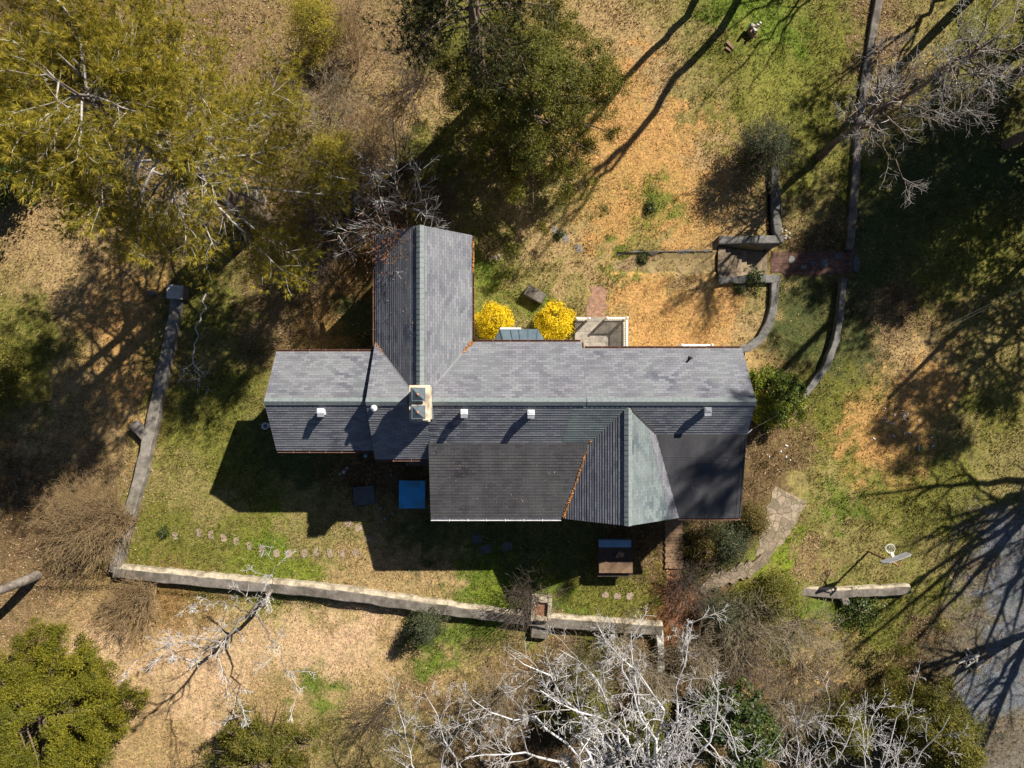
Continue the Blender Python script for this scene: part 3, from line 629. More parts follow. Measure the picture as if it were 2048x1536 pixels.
# bay with dark metal roof
bay = MB(); BP = [W(985, 684, 2.7), W(1003, 663, 2.7), W(1073, 663, 2.7), W(1091, 684, 2.7)]
B0 = [np.array([p[0], p[1]]) for p in BP]; B0[0][1] = B0[3][1] = 1.58
bt = bay.prism([*B0][::-1], 0.0, 2.62).build('bay_wall', M['trim'], house)
br = MB(); ex = [(-.45, 0), (-.12, .12), (.12, .12), (.45, 0)]
lo_ = [(p[0] + e[0] * .6, p[1] + e[1], 2.66) for p, e in zip(B0, ex)]; hi_ = [(p[0] * .55 + .45 * .3 + (.35 if i > 1 else -.1), 1.585, 3.35) for i, p in enumerate(B0)]
br.add(lo_ + hi_, [(0, 4, 5, 1), (1, 5, 6, 2), (2, 6, 7, 3), (0, 1, 2, 3)])
bo = br.build('bay_roof', M['bay'], house)
sx = MB()
for t in (.0, .28, .5, .75, 1.0):
    a_, b_ = np.array(lo_[1]) * (1 - t) + np.array(lo_[2]) * t, np.array(hi_[1]) * (1 - t) + np.array(hi_[2]) * t
    sx.bar(a_ + (0, 0, .02), b_ + (0, 0, .02), .03, .04)
sx.build('standing_seam', M['bay'], bo)
strip('bay_gutter', [(lo_[1][0], lo_[1][1] + .03, 2.66), (lo_[2][0] * .55 + lo_[1][0] * .45, lo_[2][1] + .03, 2.66)], .09, .09, M['gutter_white'])

# chimney
ch = MB(); cx, cy, cw, cl = -3.85, -.81, .74, 1.40
ch.box((cx, cy, 6.15), (cw, cl, 2.6)); ch.box((cx, cy, 7.46), (cw + .12, cl + .12, .14)); ch.box((cx + .03, cy, 7.56), (cw - .02, cl, .08))
cho = ch.build('chimney', M['stucco'], house)
fl = MB(); fl.box((cx, cy, 5.95), (cw + .05, cl + .06, .86)); fl.add([(cx - .55, cy - .98, pS(0, cy - .98) + .03), (cx + .5, cy - .98, pS(0, cy - .98) + .03), (cx + .5, cy - .6, pS(0, cy - .6) + .03), (cx - .55, cy - .6, pS(0, cy - .6) + .03)], [(0, 1, 2, 3)]); fl.build('chimney_flashing', M['valley'], cho)
for dy in (.38, -.36):
    hd = MB(); hd.box((cx - .02, cy + dy, 7.66), (.44, .44, .12)); hd.box((cx - .02, cy + dy, 7.76), (.56, .56, .05)); hd.box((cx - .02, cy + dy, 7.86), (.50, .50, .16), taper=.28)
    hd.build('chimney_cap', M['cap'], cho)
    MB().lathe((cx - .02, cy + dy, 7.93), [(.05, 0), (.06, .03), (.03, .07)], 10).build('flue_tip', M['terracotta'], cho)
# vents
def boxvent(px, py, pl, mat=M['vent']):
    p = W(px, py, pl(0, 0) if False else 5.6); p = W(px, py, pl(p[0], p[1]) + .25); z = pl(p[0], p[1]); m = MB()
    m.box((p[0], p[1], z + .16), (.25, .26, .42)); m.box((p[0], p[1] + .06, z + .40), (.30, .22, .05)); m.box((p[0], p[1] + .07, z + .44), (.24, .14, .03), taper=.8)
    o = m.build('roof_vent', mat, house); f = MB(); f.box((p[0], p[1] - .13, z + .36), (.30, .16, .06)); f.build('vent_skirt', M['ventdark'], o)
boxvent(643, 824, pWS); boxvent(929, 826, pS); boxvent(1062, 827, pS); boxvent(1414, 822, pS, M['ventdark'])
pv = W(750, 816, 6.1); MB().lathe((pv[0], pv[1], 5.7), [(.05, 0), (.05, .55), (.13, .56), (.14, .64), (.04, .72)], 14).build('flue_pipe', M['white'], house)
pv = W(1383, 716, 5.2); MB().lathe((pv[0], pv[1], pN(0, pv[1]) - .05), [(.11, 0), (.05, .12), (.045, .42)], 12).build('soil_pipe', M['iron'], house)
for dy in (.02, -.16): MB().lathe((10.63, yr + dy, 6.02), [(.05, 0), (.09, .03), (.09, .12), (.04, .16)], 10).build('ridge_insulator', M['terracotta'], house)
MB().bar((10.5, -2.4, 5.0), (10.85, -2.05, 5.15), .04).build('cable_bracket', M['white'], house)
def rd(pts, sp, n, seed, name, lab, mat=M['needles_fallen'], L=.05):
    """leaf drift caught along a line on the roof"""
    r = np.random.RandomState(seed); pts = np.array(pts, float); seg = r.randint(0, len(pts) - 1, n); hub = r.rand(9); t = np.where(r.rand(n, 1) < .35, r.rand(n, 1), np.clip(hub[r.randint(0, 9, n)][:, None] + r.normal(0, .05, (n, 1)), 0, 1)); P = pts[seg] * (1 - t) + pts[seg + 1] * t
    sp = sp * r.choice([.5, .8, 1.6, 3.2], n, p=[.35, .4, .2, .05]); P += np.stack([r.normal(0, sp, n), r.normal(0, sp, n), r.uniform(.015, .07, n)], -1)
    tag(leafquads(name, P, r, L, .018, mat, up=1.0, flat=.5), lab, None, kind='stuff')
rd([(3.85, -2.3, 5.1), (3.55, -2.62, 4.93), (3.0, -4.4, 4.53), (2.42, -6.2, 4.1)], .020, 800, 3, 'pine_straw', 'orange pine straw drift in the valley beside the charcoal shed roof')
rd([(-1.86, 1.92, 4.36), (-2.3, 1.4, 4.70)], .05, 420, 4, 'pine_straw', 'orange pine straw in the valley by the yellow bush')
rd([(-6.3, 1.9, 4.36), (-5.6, 1.1, 4.90)], .035, 260, 5, 'pine_straw', 'orange pine straw in the valley of the dark north slope')
rd([(5.9, -1.7, 5.52), (6.5, -2.28, 5.14), (6.75, -2.42, 5.13)], .025, 380, 6, 'pine_straw', 'brown pine straw at the corner of the flat roof')
rd([(-1.80, 5.2, 4.35), (-1.80, 6.6, 4.35)], .02, 240, 8, 'pine_straw', 'brown leaves lying in the north gutter', L=.04)
r_ = np.random.RandomState(9)
for k_, (lo2, hi2, pl, nn) in enumerate((((-3.7, -6.2), (2.3, -2.8), pSh, 70), ((7.7, -6.1), (10.3, -2.5), pLo, 8), ((-6.2, 2), (-4.2, 6.5), pNL, 25))):
    x = r_.uniform(lo2[0], hi2[0], nn); y = r_.uniform(lo2[1], hi2[1], nn)
    tag(leafquads('roof_leaves', np.stack([x, y, pl(x, y) + .035], -1), r_, .022, .014, M['litter'], up=1, flat=.3), 'few fallen leaves scattered on the roof', None, kind='stuff')
#@@YARD
# ---------------------------------------------------------------- garden walls, steps, paths
def wall(name, label, path, width, zb, mat, face=None, seed=1, cat='wall', bevel=0.0, cap=None):
    """worn masonry wall along photo points (px, py, top height); the face towards the first side can carry a lighter bevel"""
    r = np.random.RandomState(seed); P = np.array([W(*p) for p in path]); pts = [P[0]]
    for a_, b_ in zip(P[:-1], P[1:]):
        n_ = max(1, int(np.linalg.norm(b_ - a_) / .45)); pts += [a_ + (b_ - a_) * (i + 1) / n_ for i in range(n_)]
    pts = np.array(pts); n_ = len(pts); d = np.gradient(pts, axis=0); d[:, 2] = 0; d /= np.linalg.norm(d, axis=1, keepdims=True); s = np.stack([-d[:, 1], d[:, 0], 0 * d[:, 0]], -1)
    wj = width / 2 + r.normal(0, .018, (n_, 2)); zj = r.normal(0, .012, (n_, 2)); root = thing(name, label, cat, (*pts[n_ // 2][:2], zb))
    L_, R_ = pts + s * wj[:, :1], pts - s * wj[:, 1:]; L_[:, 2] += zj[:, 0]; R_[:, 2] += zj[:, 1]
    lo = lambda A, e=0: np.stack([A[:, 0], A[:, 1], np.full(n_, zb)], -1)
    rows = [lo(L_), L_ - (0, 0, .02), L_ - s * .03, R_ + s * .03, R_ - (0, 0, .02), lo(R_)]; V = np.concatenate(rows); F = [(k * n_ + i, k * n_ + i + 1, (k + 1) * n_ + i + 1, (k + 1) * n_ + i) for k in range(5) for i in range(n_ - 1)]
    F += [tuple(k * n_ for k in range(6)), tuple(k * n_ + n_ - 1 for k in range(6))[::-1]]
    solid('wall_body', V, F, mat, root)
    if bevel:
        # battered face stones, tinted cream to paint in the brightness of the sunny side
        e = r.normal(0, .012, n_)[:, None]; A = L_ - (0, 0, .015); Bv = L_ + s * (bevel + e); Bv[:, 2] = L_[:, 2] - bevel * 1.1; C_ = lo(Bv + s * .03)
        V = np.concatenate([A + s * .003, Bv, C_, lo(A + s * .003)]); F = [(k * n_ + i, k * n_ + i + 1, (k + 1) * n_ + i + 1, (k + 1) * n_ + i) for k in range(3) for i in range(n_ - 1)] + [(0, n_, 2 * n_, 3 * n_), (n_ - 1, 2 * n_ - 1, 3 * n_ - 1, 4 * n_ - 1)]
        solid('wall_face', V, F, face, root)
    return root
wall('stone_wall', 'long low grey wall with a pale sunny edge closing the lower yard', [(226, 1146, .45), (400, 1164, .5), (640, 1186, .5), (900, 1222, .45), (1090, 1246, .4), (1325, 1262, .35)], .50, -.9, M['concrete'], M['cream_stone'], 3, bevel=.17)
wall('stone_wall', 'dark garden wall running from the capped pier down past the fallen branch to the lower corner', [(352, 600, .4), (341, 660, .4), (318, 770, .4), (300, 850, .4), (277, 960, .4), (262, 1010, .4), (226, 1146, .42)], .56, -.5, M['concrete_pale'], seed=4)
p = W(350, 584, .75); q_ = thing('wall_pier', 'square stone pier with a pale cap at the top end of the long side wall', 'pier', (p[0], p[1], 0))
MB().box((p[0], p[1], .25), (.66, .64, .9), -.08).build('shaft', M['concrete_pale'], q_); MB().box((p[0], p[1], .76), (.80, .72, .13), -.08).box((p[0], p[1], .845), (.7, .62, .05), -.08, taper=.85).build('cap', M['rock'], q_)
p = W(303, 586, .1); tag(MB().box((p[0], p[1], .1), (.38, .32, .3), .2, taper=.8).build('field_stone', M['concrete']), 'small squared stone lying beside the capped wall pier', 'stone')
wall('wall_spur', 'short stub of wall jutting out from the long side wall', [(262, 848, .38), (279, 863, .38), (292, 876, .38)], .48, -.5, M['concrete'], seed=5)
wall('retaining_wall', 'dark retaining wall topping the slope above the stone steps', [(1549, 330, .32), (1554, 400, .32), (1557, 478, .32)], .40, -1.8, M['concrete_cool'], seed=6)
wall('retaining_wall', 'thick cross wall on the upper side of the stone steps', [(1439, 480, .34), (1500, 479, .34), (1567, 478, .34)], .40, -1.8, M['concrete_cool'], seed=7)
wall('retaining_wall', 'cross wall with ivy on the lower side of the stone steps', [(1438, 560, .25), (1500, 557, .25), (1561, 556, .25)], .40, -1.8, M['concrete_cool'], seed=8)
wall('retaining_wall', 'curved retaining wall sweeping from the steps to the house corner', [(1552, 556, .25), (1549, 610, .25), (1541, 645, .25), (1522, 677, .25), (1497, 695, .25), (1450, 707, .25), (1400, 712, .25)], .40, -1.8, M['concrete_cool'], seed=9)
wall('garden_wall', 'straight narrow wall running down from the top edge to the brick path', [(1768, -60, -1.18), (1754, 30, -1.18), (1733, 150, -1.18), (1718, 260, -1.18), (1712, 360, -1.18), (1700, 498, -1.18)], .40, -2.0, M['concrete'], seed=10)
wall('garden_wall', 'curved dark wall sweeping from the brick path to the rounded holly bush', [(1688, 556, -.98), (1684, 620, -.98), (1674, 680, -.98), (1655, 730, -.98), (1622, 775, -.95), (1590, 808, -.92)], .32, -2.0, M['concrete_cool'], seed=11)
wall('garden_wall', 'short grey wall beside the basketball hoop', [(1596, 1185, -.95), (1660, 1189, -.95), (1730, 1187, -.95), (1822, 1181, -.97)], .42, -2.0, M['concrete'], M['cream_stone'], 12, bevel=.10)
wall('wall_spur', 'small buttress stub below the wall near the basketball hoop', [(1688, 1190, -.98), (1694, 1210, -.98)], .36, -2.0, M['concrete'], seed=13)
wall('garden_wall', 'short pale wall stub beside the red earth path at the thicket', [(1318, 1262, .3), (1323, 1300, .25), (1322, 1345, .2)], .38, -.9, M['rock'], seed=14)
# planter pier on the long wall
p = W(1083, 1219, .8); pl_ = thing('stone_planter', 'hollow square stone pier filled with earth on the long low wall', 'pier', (p[0], p[1], -.2)); m = MB()
for dx, dy, sx_, sy_ in ((-.42, 0, .2, 1.15), (.42, 0, .2, 1.15), (0, .475, .64, .2), (0, -.475, .64, .2)): m.box((p[0] + dx, p[1] + dy, .25), (sx_, sy_, 1.15), -.06)
m.build('pier_wall', M['cream_stone'], pl_); MB().box((p[0], p[1], .22), (.66, .76, .8), -.06).build('earth', M['soil'], pl_)
p = W(1080, 1262, .1); tag(MB().box((p[0], p[1], -.15), (.95, .75, .7), -.1, taper=.92).build('stone_block', M['concrete']), 'rough stone block below the hollow stone pier', 'stone')

# stone steps going down from the terrace to the brick path
st = thing('stone_steps', 'flight of worn stone steps between two cross walls going down to the brick path', 'steps', (12.2, 6.4, -1.4)); r_ = np.random.RandomState(2)
for i in range(9):
    x0 = 10.87 + i * .335; z = .03 - i * .165
    m = MB(); m.box((x0 + .19, 6.4 + r_.normal(0, .01), z - .25), (.40, 1.62, .5), r_.normal(0, .02), taper=.97); m.build('step', M['tread'], st)
def ribbon(name, pts, wd, mat, dz=.03, th=.10, z0=None, step=.3):
    """path laid on the ground: a thin slab following the terrain"""
    P = np.array([WG(*q_)[:2] for q_ in pts]); w_ = np.ones(len(P)) * wd if not hasattr(wd, '__len__') else np.array(wd); A, Wd = [P[0]], [w_[0]]
    for i in range(len(P) - 1):
        n_ = max(1, int(np.linalg.norm(P[i + 1] - P[i]) / step))
        for k in range(n_): t = (k + 1) / n_; A.append(P[i] * (1 - t) + P[i + 1] * t); Wd.append(w_[i] * (1 - t) + w_[i + 1] * t)
    A = np.array(A); Wd = np.array(Wd)[:, None]; d = np.gradient(A, axis=0); d /= np.linalg.norm(d, axis=1, keepdims=True); s = np.stack([-d[:, 1], d[:, 0]], -1); r = np.random.RandomState(len(A)); n_ = len(A)
    jl, jr = r.normal(0, .08, (n_, 1)), r.normal(0, .08, (n_, 1)); cols = [A + s * (Wd / 2 + jl), A + s * Wd / 6, A - s * Wd / 6, A - s * (Wd / 2 + jr)]; V = []
    for c in cols: V.append(np.concatenate([c, (G(c[:, 0], c[:, 1]) + dz if z0 is None else np.full(n_, z0))[:, None]], 1))
    for c in (cols[0], cols[3]): V.append(np.concatenate([c, (G(c[:, 0], c[:, 1]) - th if z0 is None else np.full(n_, z0 - th))[:, None]], 1))
    F = [(k * n_ + i, k * n_ + i + 1, (k + 1) * n_ + i + 1, (k + 1) * n_ + i) for k in range(3) for i in range(n_ - 1)] + [(4 * n_ + i, i, i + 1, 4 * n_ + i + 1)[::-1] for i in range(n_ - 1)] + [(3 * n_ + i, 5 * n_ + i, 5 * n_ + i + 1, 3 * n_ + i + 1)[::-1] for i in range(n_ - 1)]
    F += [(0, n_, 2 * n_, 3 * n_, 5 * n_, 4 * n_), tuple(k * n_ + n_ - 1 for k in (0, 1, 2, 3, 5, 4))[::-1]]
    return tag(solid(name, np.concatenate(V), F, mat), None, None, kind='structure')
ribbon('brick_path', [(1542, 525), (1620, 526), (1712, 524)], 1.25, M['brick_path2'], .03)
ribbon('path', [(1425, 524), (1340, 524), (1290, 527), (1225, 532)], [1.15, 1.1, .85, .5], M['brick_path'], .012)
ribbon('path_shade_strip', [(1425, 502), (1330, 503), (1236, 507)], .07, M['concrete_cool'], .05)  # dark strip added to draw the shade line under the lawn edge
ribbon('path', [(1193, 640), (1192, 600), (1193, 572)], [1.0, .95, .7], M['brick_path3'], .022)
ribbon('path', [(1582, 988), (1560, 1040), (1538, 1085), (1524, 1118)], [2.2, 1.7, 1.25, .9], M['flag'], .03)
ribbon('path', [(1356, 1090), (1345, 1150), (1352, 1210), (1362, 1250)], [.8, .9, 1.2, 1.0], M['soil'], .006)
# odd blue-grey and pale stones set in the brick path, flat stones across the lawns
def flat(name, label, px, py, sx_, sy_, ang, mat, cat='paving stone', group=None, h=.05, seed=0, n_=7, sink=.0):
    p = WG(px, py); r = np.random.RandomState(int(px * 7 + py) % 9973); a_ = np.sort(r.uniform(-.25, .25, n_) + np.arange(n_) * 2 * math.pi / n_); rr = r.uniform(.8, 1.1, n_)
    ca, sa = math.cos(ang), math.sin(ang); poly = []
    for t, q_ in zip(a_, rr):
        u_, v_ = np.sign(math.cos(t)) * abs(math.cos(t)) ** .6 * sx_ / 2 * q_, np.sign(math.sin(t)) * abs(math.sin(t)) ** .6 * sy_ / 2 * q_; poly.append((p[0] + u_ * ca - v_ * sa, p[1] + u_ * sa + v_ * ca))
    m = MB(); m.prism(poly, p[2] - .06, p[2] + h - .012); m.prism([(p[0] + (x - p[0]) * .94, p[1] + (y - p[1]) * .94) for x, y in poly], p[2] + h - .02, p[2] + h)
    return tag(m.build(name, mat), label, cat, group)
STONE_MAT = speckled('dull_grey_stone', (.13, .12, .11), (.24, .225, .21), 6, .95, .5)
flat('paving_stone', 'large blue-grey slab set in the brick path', 1647, 527, .5, .6, .1, M['slate'], h=.05)
flat('paving_stone', 'pale blue slab beside the narrow wall end of the brick path', 1676, 512, .42, .42, 0, M['slate'], h=.065)
flat('paving_stone', 'grey slab at the far end of the brick path by the wall', 1712, 530, .38, .9, 0, M['slate'], h=.065)
flat('paving_stone', 'rounded grey stone in the brick path nearest the steps', 1583, 519, .4, .45, 0, STONE_MAT, h=.05)
flat('paving_stone', 'small grey stone on the lower edge of the brick path', 1607, 534, .35, .25, 0, STONE_MAT, h=.05)
flat('paving_stone', 'grey stone in the middle of the brick path', 1625, 527, .36, .3, .3, M['slate'], h=.065)
STEP_MAT = speckled('stepping_stone', (.20, .15, .11), (.36, .28, .21), 6, .95, .5)
for k, (x, y) in enumerate(((350, 1072), (398, 1066), (422, 1070), (447, 1076), (472, 1083), (498, 1092), (524, 1100), (553, 1107), (578, 1108), (609, 1107), (632, 1104), (660, 1106), (684, 1106))):
    flat('stepping_stone', 'brown stepping stone in the row crossing the green lower lawn', x, y, .32, .48, .1, STEP_MAT, 'stepping stone', 'stepping stones in a row', h=.02)
for x, y, lab in ((698, 1047, 'pale flat stone on the lawn just outside the house shadow'), (712, 1105, 'grey flat stone at the end of the stepping stone row'), (737, 1076, 'flat stone close to the corner of the house shadow'), (716, 1056, 'dull flat stone behind the pale flat stone')):
    flat('stepping_stone', lab, x, y, .45, .4, .3, STEP_MAT, 'stepping stone', h=.025)
for x, y, lab in ((1110, 462, 'grey flat stone sunk in the tan lawn, nearest the north wing'), (1131, 477, 'grey flat stone sunk in the tan lawn beside a weed tuft'), (1158, 497, 'grey flat stone sunk in the lawn nearest the brick path end')):
    flat('stepping_stone', lab, x, y, .4, .5, .2, STONE_MAT, 'stepping stone', h=.015)
for x, y, lab in ((955, 1077, 'flat stone in the deep house shadow, nearest the wall'), (972, 1098, 'flat stone in the deep house shadow, farther from the eave'), (1015, 1092, 'mossy flat stone in the deep house shadow')):
    flat('stepping_stone', lab, x, y, .6, .5, .2, M['slate'], 'stepping stone', h=.02)
for x, y, lab in ((1210, 1190, 'pale stepping stone below the brick barbecue'), (1235, 1193, 'round stepping stone beside the pale one below the barbecue'), (1260, 1192, 'stepping stone nearest the red path below the barbecue')):
    flat('stepping_stone', lab, x, y, .42, .38, .2, STEP_MAT, 'stepping stone', h=.02)

# flagstone steps leading to the lower side door
fs = thing('garden_steps', 'short flight of irregular flagstone steps below the evergreen shrub', 'steps', (*WG(1445, 1150)[:2], -.5)); r_ = np.random.RandomState(8)
for i in range(6):
    p = WG(1508 - i * 18, 1132 + i * 7); m = MB(); m.box((p[0], p[1], p[2] + .02 + .015 * (5 - i)), (.55, 1.25 + r_.uniform(-.2, .2), .2), -.75 + r_.normal(0, .08), taper=.93); m.build('step', M['flag'], fs)
# slab patio with a white railing
pt = MB(); a_, b_ = W(1150, 634, .16), W(1257, 720, .16); pt.box(((a_[0] + b_[0]) / 2, (a_[1] + b_[1]) / 2, -.05), (b_[0] - a_[0], a_[1] - b_[1], .42))
tag(pt.build('patio', M['pavers']), None, None, kind='structure')
def railing(name, label, pts, top, zb, mat, gap=.115, cat='railing', bal=True):
    root = thing(name, label, cat, (*pts[0][:2], zb)); proto = None; bw = .042
    for a_, b_ in zip(pts[:-1], pts[1:]):
        a_, b_ = np.array(a_, float), np.array(b_, float); d = b_ - a_; L = np.linalg.norm(d); d /= L; ah, bh = [np.array([q_[0], q_[1], 0]) for q_ in (a_, b_)]
        MB().bar(ah + (0, 0, top) + np.append(d, 0) * .04, bh + (0, 0, top) - np.append(d, 0) * .04, .075, .05).build('top_rail', mat, root)
        MB().bar(ah + (0, 0, zb + .12) + np.append(d, 0) * .04, bh + (0, 0, zb + .12) - np.append(d, 0) * .04, .05, .05).build('bottom_rail', mat, root)
        n_ = int(L / gap)
        for i in range(1, n_):
            c = ah + np.append(d, 0) * L * i / n_
            if proto is None: proto = MB().bar((0, 0, zb + .145), (0, 0, top - .025), bw).v, [(0, 1, 2, 3), (7, 6, 5, 4), (0, 4, 5, 1), (1, 5, 6, 2), (2, 6, 7, 3), (3, 7, 4, 0)]
            if i == 1: o = solid('baluster', np.array(proto[0]) + offset_of(root), proto[1], mat, root); base_o = o
            else: o = base_o.copy(); COL.objects.link(o); o.parent = root
            o.location = tuple(c - offset_of(root))
    for q_ in pts: MB().box((q_[0], q_[1], (zb + top) / 2 + .03), (.085, .085, top - zb + .06)).box((q_[0], q_[1], top + .08), (.12, .12, .05), taper=.5).build('post', mat, root)
    return root
ra = [W(1154, 637, 1.05)[:2], W(1178, 637, 1.05)[:2]]; rb = [W(1214, 636, 1.05)[:2], W(1254, 636, 1.05)[:2], np.array([W(1254, 636, 1.05)[0], 1.5])]
railing('railing', 'short white railing between the yellow bush and the patio opening', ra, 1.08, .16, M['trim']); railing('railing', 'L-shaped white railing round the open corner of the slab patio', rb, 1.08, .16, M['trim'])
rc = [np.array([8.62, 1.98]), np.array([10.15, 1.98])]
railing('window_rail', 'small cream window rail peeping out under the north eave', rc, 1.35, .5, M['trim'], gap=.5)
# garden bench block
p = WG(1069, 592); tag(MB().box((p[0] + .02, p[1] + .05, .24), (1.08, .56, .56), -.52, taper=.97).build('stone_bench', M['concrete']), 'solid oblong stone bench standing askew on the lawn above the yellow bushes', 'bench')
#@@OBJ
# ---------------------------------------------------------------- things in the yard
p = W(824, 989, .35); q_ = thing('cellar_hatch', 'bright blue square hatch on the shaded ground beside the back door', 'hatch', (p[0], p[1], 0))
MB().box((p[0], p[1], .12), (1.26, 1.34, .35)).build('curb', M['slate'], q_); MB().box((p[0], p[1], .33), (1.36, 1.45, .06)).build('lid', M['blue'], q_)
p = W(728, 991, .1); tag(MB().box((p[0], p[1], .03), (1.10, .98, .16), .10, taper=.98).build('stone_slab', M['slate']), 'dark square slab lying in the house shadow near the blue hatch', 'slab')
# back door landing with two steps
q_ = thing('door_steps', 'grey back door steps under the eave above the blue hatch', 'steps', (-4.95, -3.7, 0)); MB().box((-4.98, -3.62, .2), (1.15, .85, .5)).build('landing', M['concrete_cool'], q_); MB().box((-4.98, -4.12, .05), (1.2, .3, .26)).build('step', M['concrete'], q_)
MB().tube([(-4.30, -3.25, 4.2), (-4.25, -3.35, 3.9), (-3.9, -3.4, 3.6)], .04).tube([(-3.55, -3.2, 4.3), (-3.55, -3.25, .1), (-3.6, -3.6, .05)], .045).build('downspout', M['iron'], house)
# brick barbecue / fireplace block with sheet metal top
p = W(1231, 1114, 1.1); z0 = float(G(p[0], p[1])); q_ = thing('barbecue', 'brown masonry barbecue with a blue-grey metal ledge standing in the house shadow', 'barbecue', (p[0], p[1], z0))
MB().box((p[0], p[1] - .10, .45 + z0), (1.62, 1.36, 1.1)).build('firebox', M['wood_dark'], q_); MB().box((p[0] - .02, p[1] + .68, .95 + z0), (1.64, .36, .34)).build('metal_ledge', M['steel_blue'], q_)
MB().box((p[0] + .01, p[1] + .10, 1.01 + z0), (1.70, .78, .06)).build('hearth_slab', M['wood_dark'], q_); MB().box((p[0] + .02, p[1] - .54, 1.03 + z0), (1.72, .56, .12)).build('table_board', M['wood'], q_)
MB().box((p[0] - .03, p[1] - .93, .80 + z0), (1.70, .30, .10)).box((p[0] - .65, p[1] - .93, .3 + z0), (.1, .2, .9)).box((p[0] + .6, p[1] - .93, .3 + z0), (.1, .2, .9)).build('side_shelf', M['wood_dark'], q_)
tag(MB().bar((p[0] + .05, p[1] - .05, 1.09 + z0), (p[0] + .22, p[1] + .27, 1.09 + z0), .13, .07).bar((p[0] + .28, p[1] + .0, 1.09 + z0), (p[0] + .36, p[1] + .22, 1.09 + z0), .2, .07).build('firewood', M['wood']), 'two split logs lying on top of the brown barbecue', 'firewood')
# board walk by the south gable
q_ = thing('boardwalk', 'narrow weathered board walk running out from under the flat roof', 'walkway', (*WG(1346, 1085)[:2], 0))
for i in range(16):
    p = WG(1347, 1040 + i * 6.2); MB().box((p[0] + .02 * (-1) ** i, p[1], .07), (.92, .148, .045), .01 * ((i * 7) % 5 - 2)).build('board', M['wood'], q_)
MB().bar((*WG(1338, 1040)[:2], 0.02), (*WG(1338, 1135)[:2], 0.02), .08, .05).bar((*WG(1357, 1040)[:2], 0.02), (*WG(1357, 1135)[:2], 0.02), .08, .05).build('joist', M['wood_dark'], q_)
# basketball hoop
bp = WG(1737, 1103); zg = bp[2]; nn = np.array([-.33, .944, 0]); tt = np.array([.944, .33, 0])
q_ = thing('basketball_hoop', 'basketball hoop on a rusty pole above the short grey wall', 'basketball hoop', bp); MB().tube([bp - (0, 0, .3), bp + (0, 0, 3.05)], .055, 10).build('pole', M['copper'], q_)
bc = bp + nn * .40 + (0, 0, 2.95); bd = MB(); bd.bar(bc - (0, 0, .5) , bc + (0, 0, .5), 1.42, .045) if False else None
A = [bc + tt * sx_ * .72 + np.array([0, 0, z]) + nn * e for e in (-.02, .02) for sx_, z in ((-1, -.32), (1, -.32), (1, .12), (.75, .26), (-.75, .26), (-1, .12))]
bdo = solid('backboard', A, [(0, 1, 2, 3, 4, 5), (11, 10, 9, 8, 7, 6)] + [(i, (i + 1) % 6, 6 + (i + 1) % 6, 6 + i) for i in range(6)], M['board'], q_)
m = MB(); [m.bar(bp + (0, 0, z1), bc + (0, 0, z2) - nn * .025 + tt * s_, .04) for z1, z2, s_ in ((2.55, -.2, .3), (2.55, -.2, -.3), (2.95, .12, .3), (2.95, .12, -.3))]; m.build('bracket', M['rubber'], q_)
rc_ = bc + nn * .45 - (0, 0, .28); ring = [rc_ + .23 * (tt * math.cos(t) + nn * math.sin(t)) for t in np.linspace(0, 2 * math.pi, 25)]
MB().tube(ring, .014, 6, False).bar(bc - (0, 0, .28) + nn * .03, rc_ - nn * .2, .13, .03).build('rim', M['trim'], q_)
m = MB()
for i in range(12):
    t = i * math.pi / 6
    for s_ in (-1, 1): m.tube([rc_ + .23 * (tt * math.cos(t) + nn * math.sin(t)), rc_ + .17 * (tt * math.cos(t + s_ * .4) + nn * math.sin(t + s_ * .4)) - (0, 0, .18), rc_ + .12 * (tt * math.cos(t) + nn * math.sin(t)) - (0, 0, .36)], .007, 4, False)
m.build('net', M['white'], q_)
# utility pole outside the frame and the two service cables
up = np.array([28.8, 7.4, float(G(28.8, 7.4))]); q_ = thing('utility_pole', 'tall wooden utility pole far right of the house carrying its cables', 'utility pole', up)
MB().tube([up - (0, 0, .5), up + (0, 0, 9.6)], [.16, .12], 10).build('pole', M['bark_brown'], q_); MB().bar(up + (-.5, -.5, 9.1), up + (.5, .5, 9.1), .1, .12).build('crossarm', M['bark_brown'], q_)
for k_, (dz, dx, lab) in enumerate(((0, 0, 'thin upper service cable running from the house corner to the pole'), (-.35, .5, 'thin lower service cable sagging beside the upper one'))):
    a_, b_ = np.array([10.8 + dx * .2, -2.1 - dx, 5.12 + dz * .3]), up + (0, 0, 8.6 + dz); t = np.linspace(0, 1, 24)[:, None]; pts = a_ * (1 - t) + b_ * t; pts[:, 2] -= (1.3 + k_ * .2) * 4 * (t * (1 - t))[:, 0]
    tag(MB().tube(pts, .004, 4, False).build('power_cable', M['wire']), lab, 'cable')
# stump and chunks on the north lawn
p = WG(1502, 66); q_ = thing('tree_stump', 'broken pale tree stump on the green lawn near the top edge', 'stump', p); r_ = np.random.RandomState(4); m = MB(); m.lathe((p[0], p[1], p[2] - .1), [(.34, 0), (.26, .25), (.24, .55)], 11); m.build('stump', M['wood'], q_)
m = MB(); [m.bar((p[0] + .1 * k - .2, p[1] + r_.uniform(-.2, .2), p[2] + .3), (p[0] + .13 * k - .22, p[1] + r_.uniform(-.25, .25), p[2] + .55 + r_.uniform(0, .3)), .12, .1) for k in range(5)]; m.build('splinter', M['rock'], q_)
p = WG(1458, 92); tag(MB().bar(p + (-.15, .2, .06), p + (.2, -.2, .1), .14, .12).bar(p + (-.2, -.1, .05), p + (.1, -.3, .05), .1, .08).build('log_chunk', M['wood']), 'small broken log chunk left of the stump', 'log')
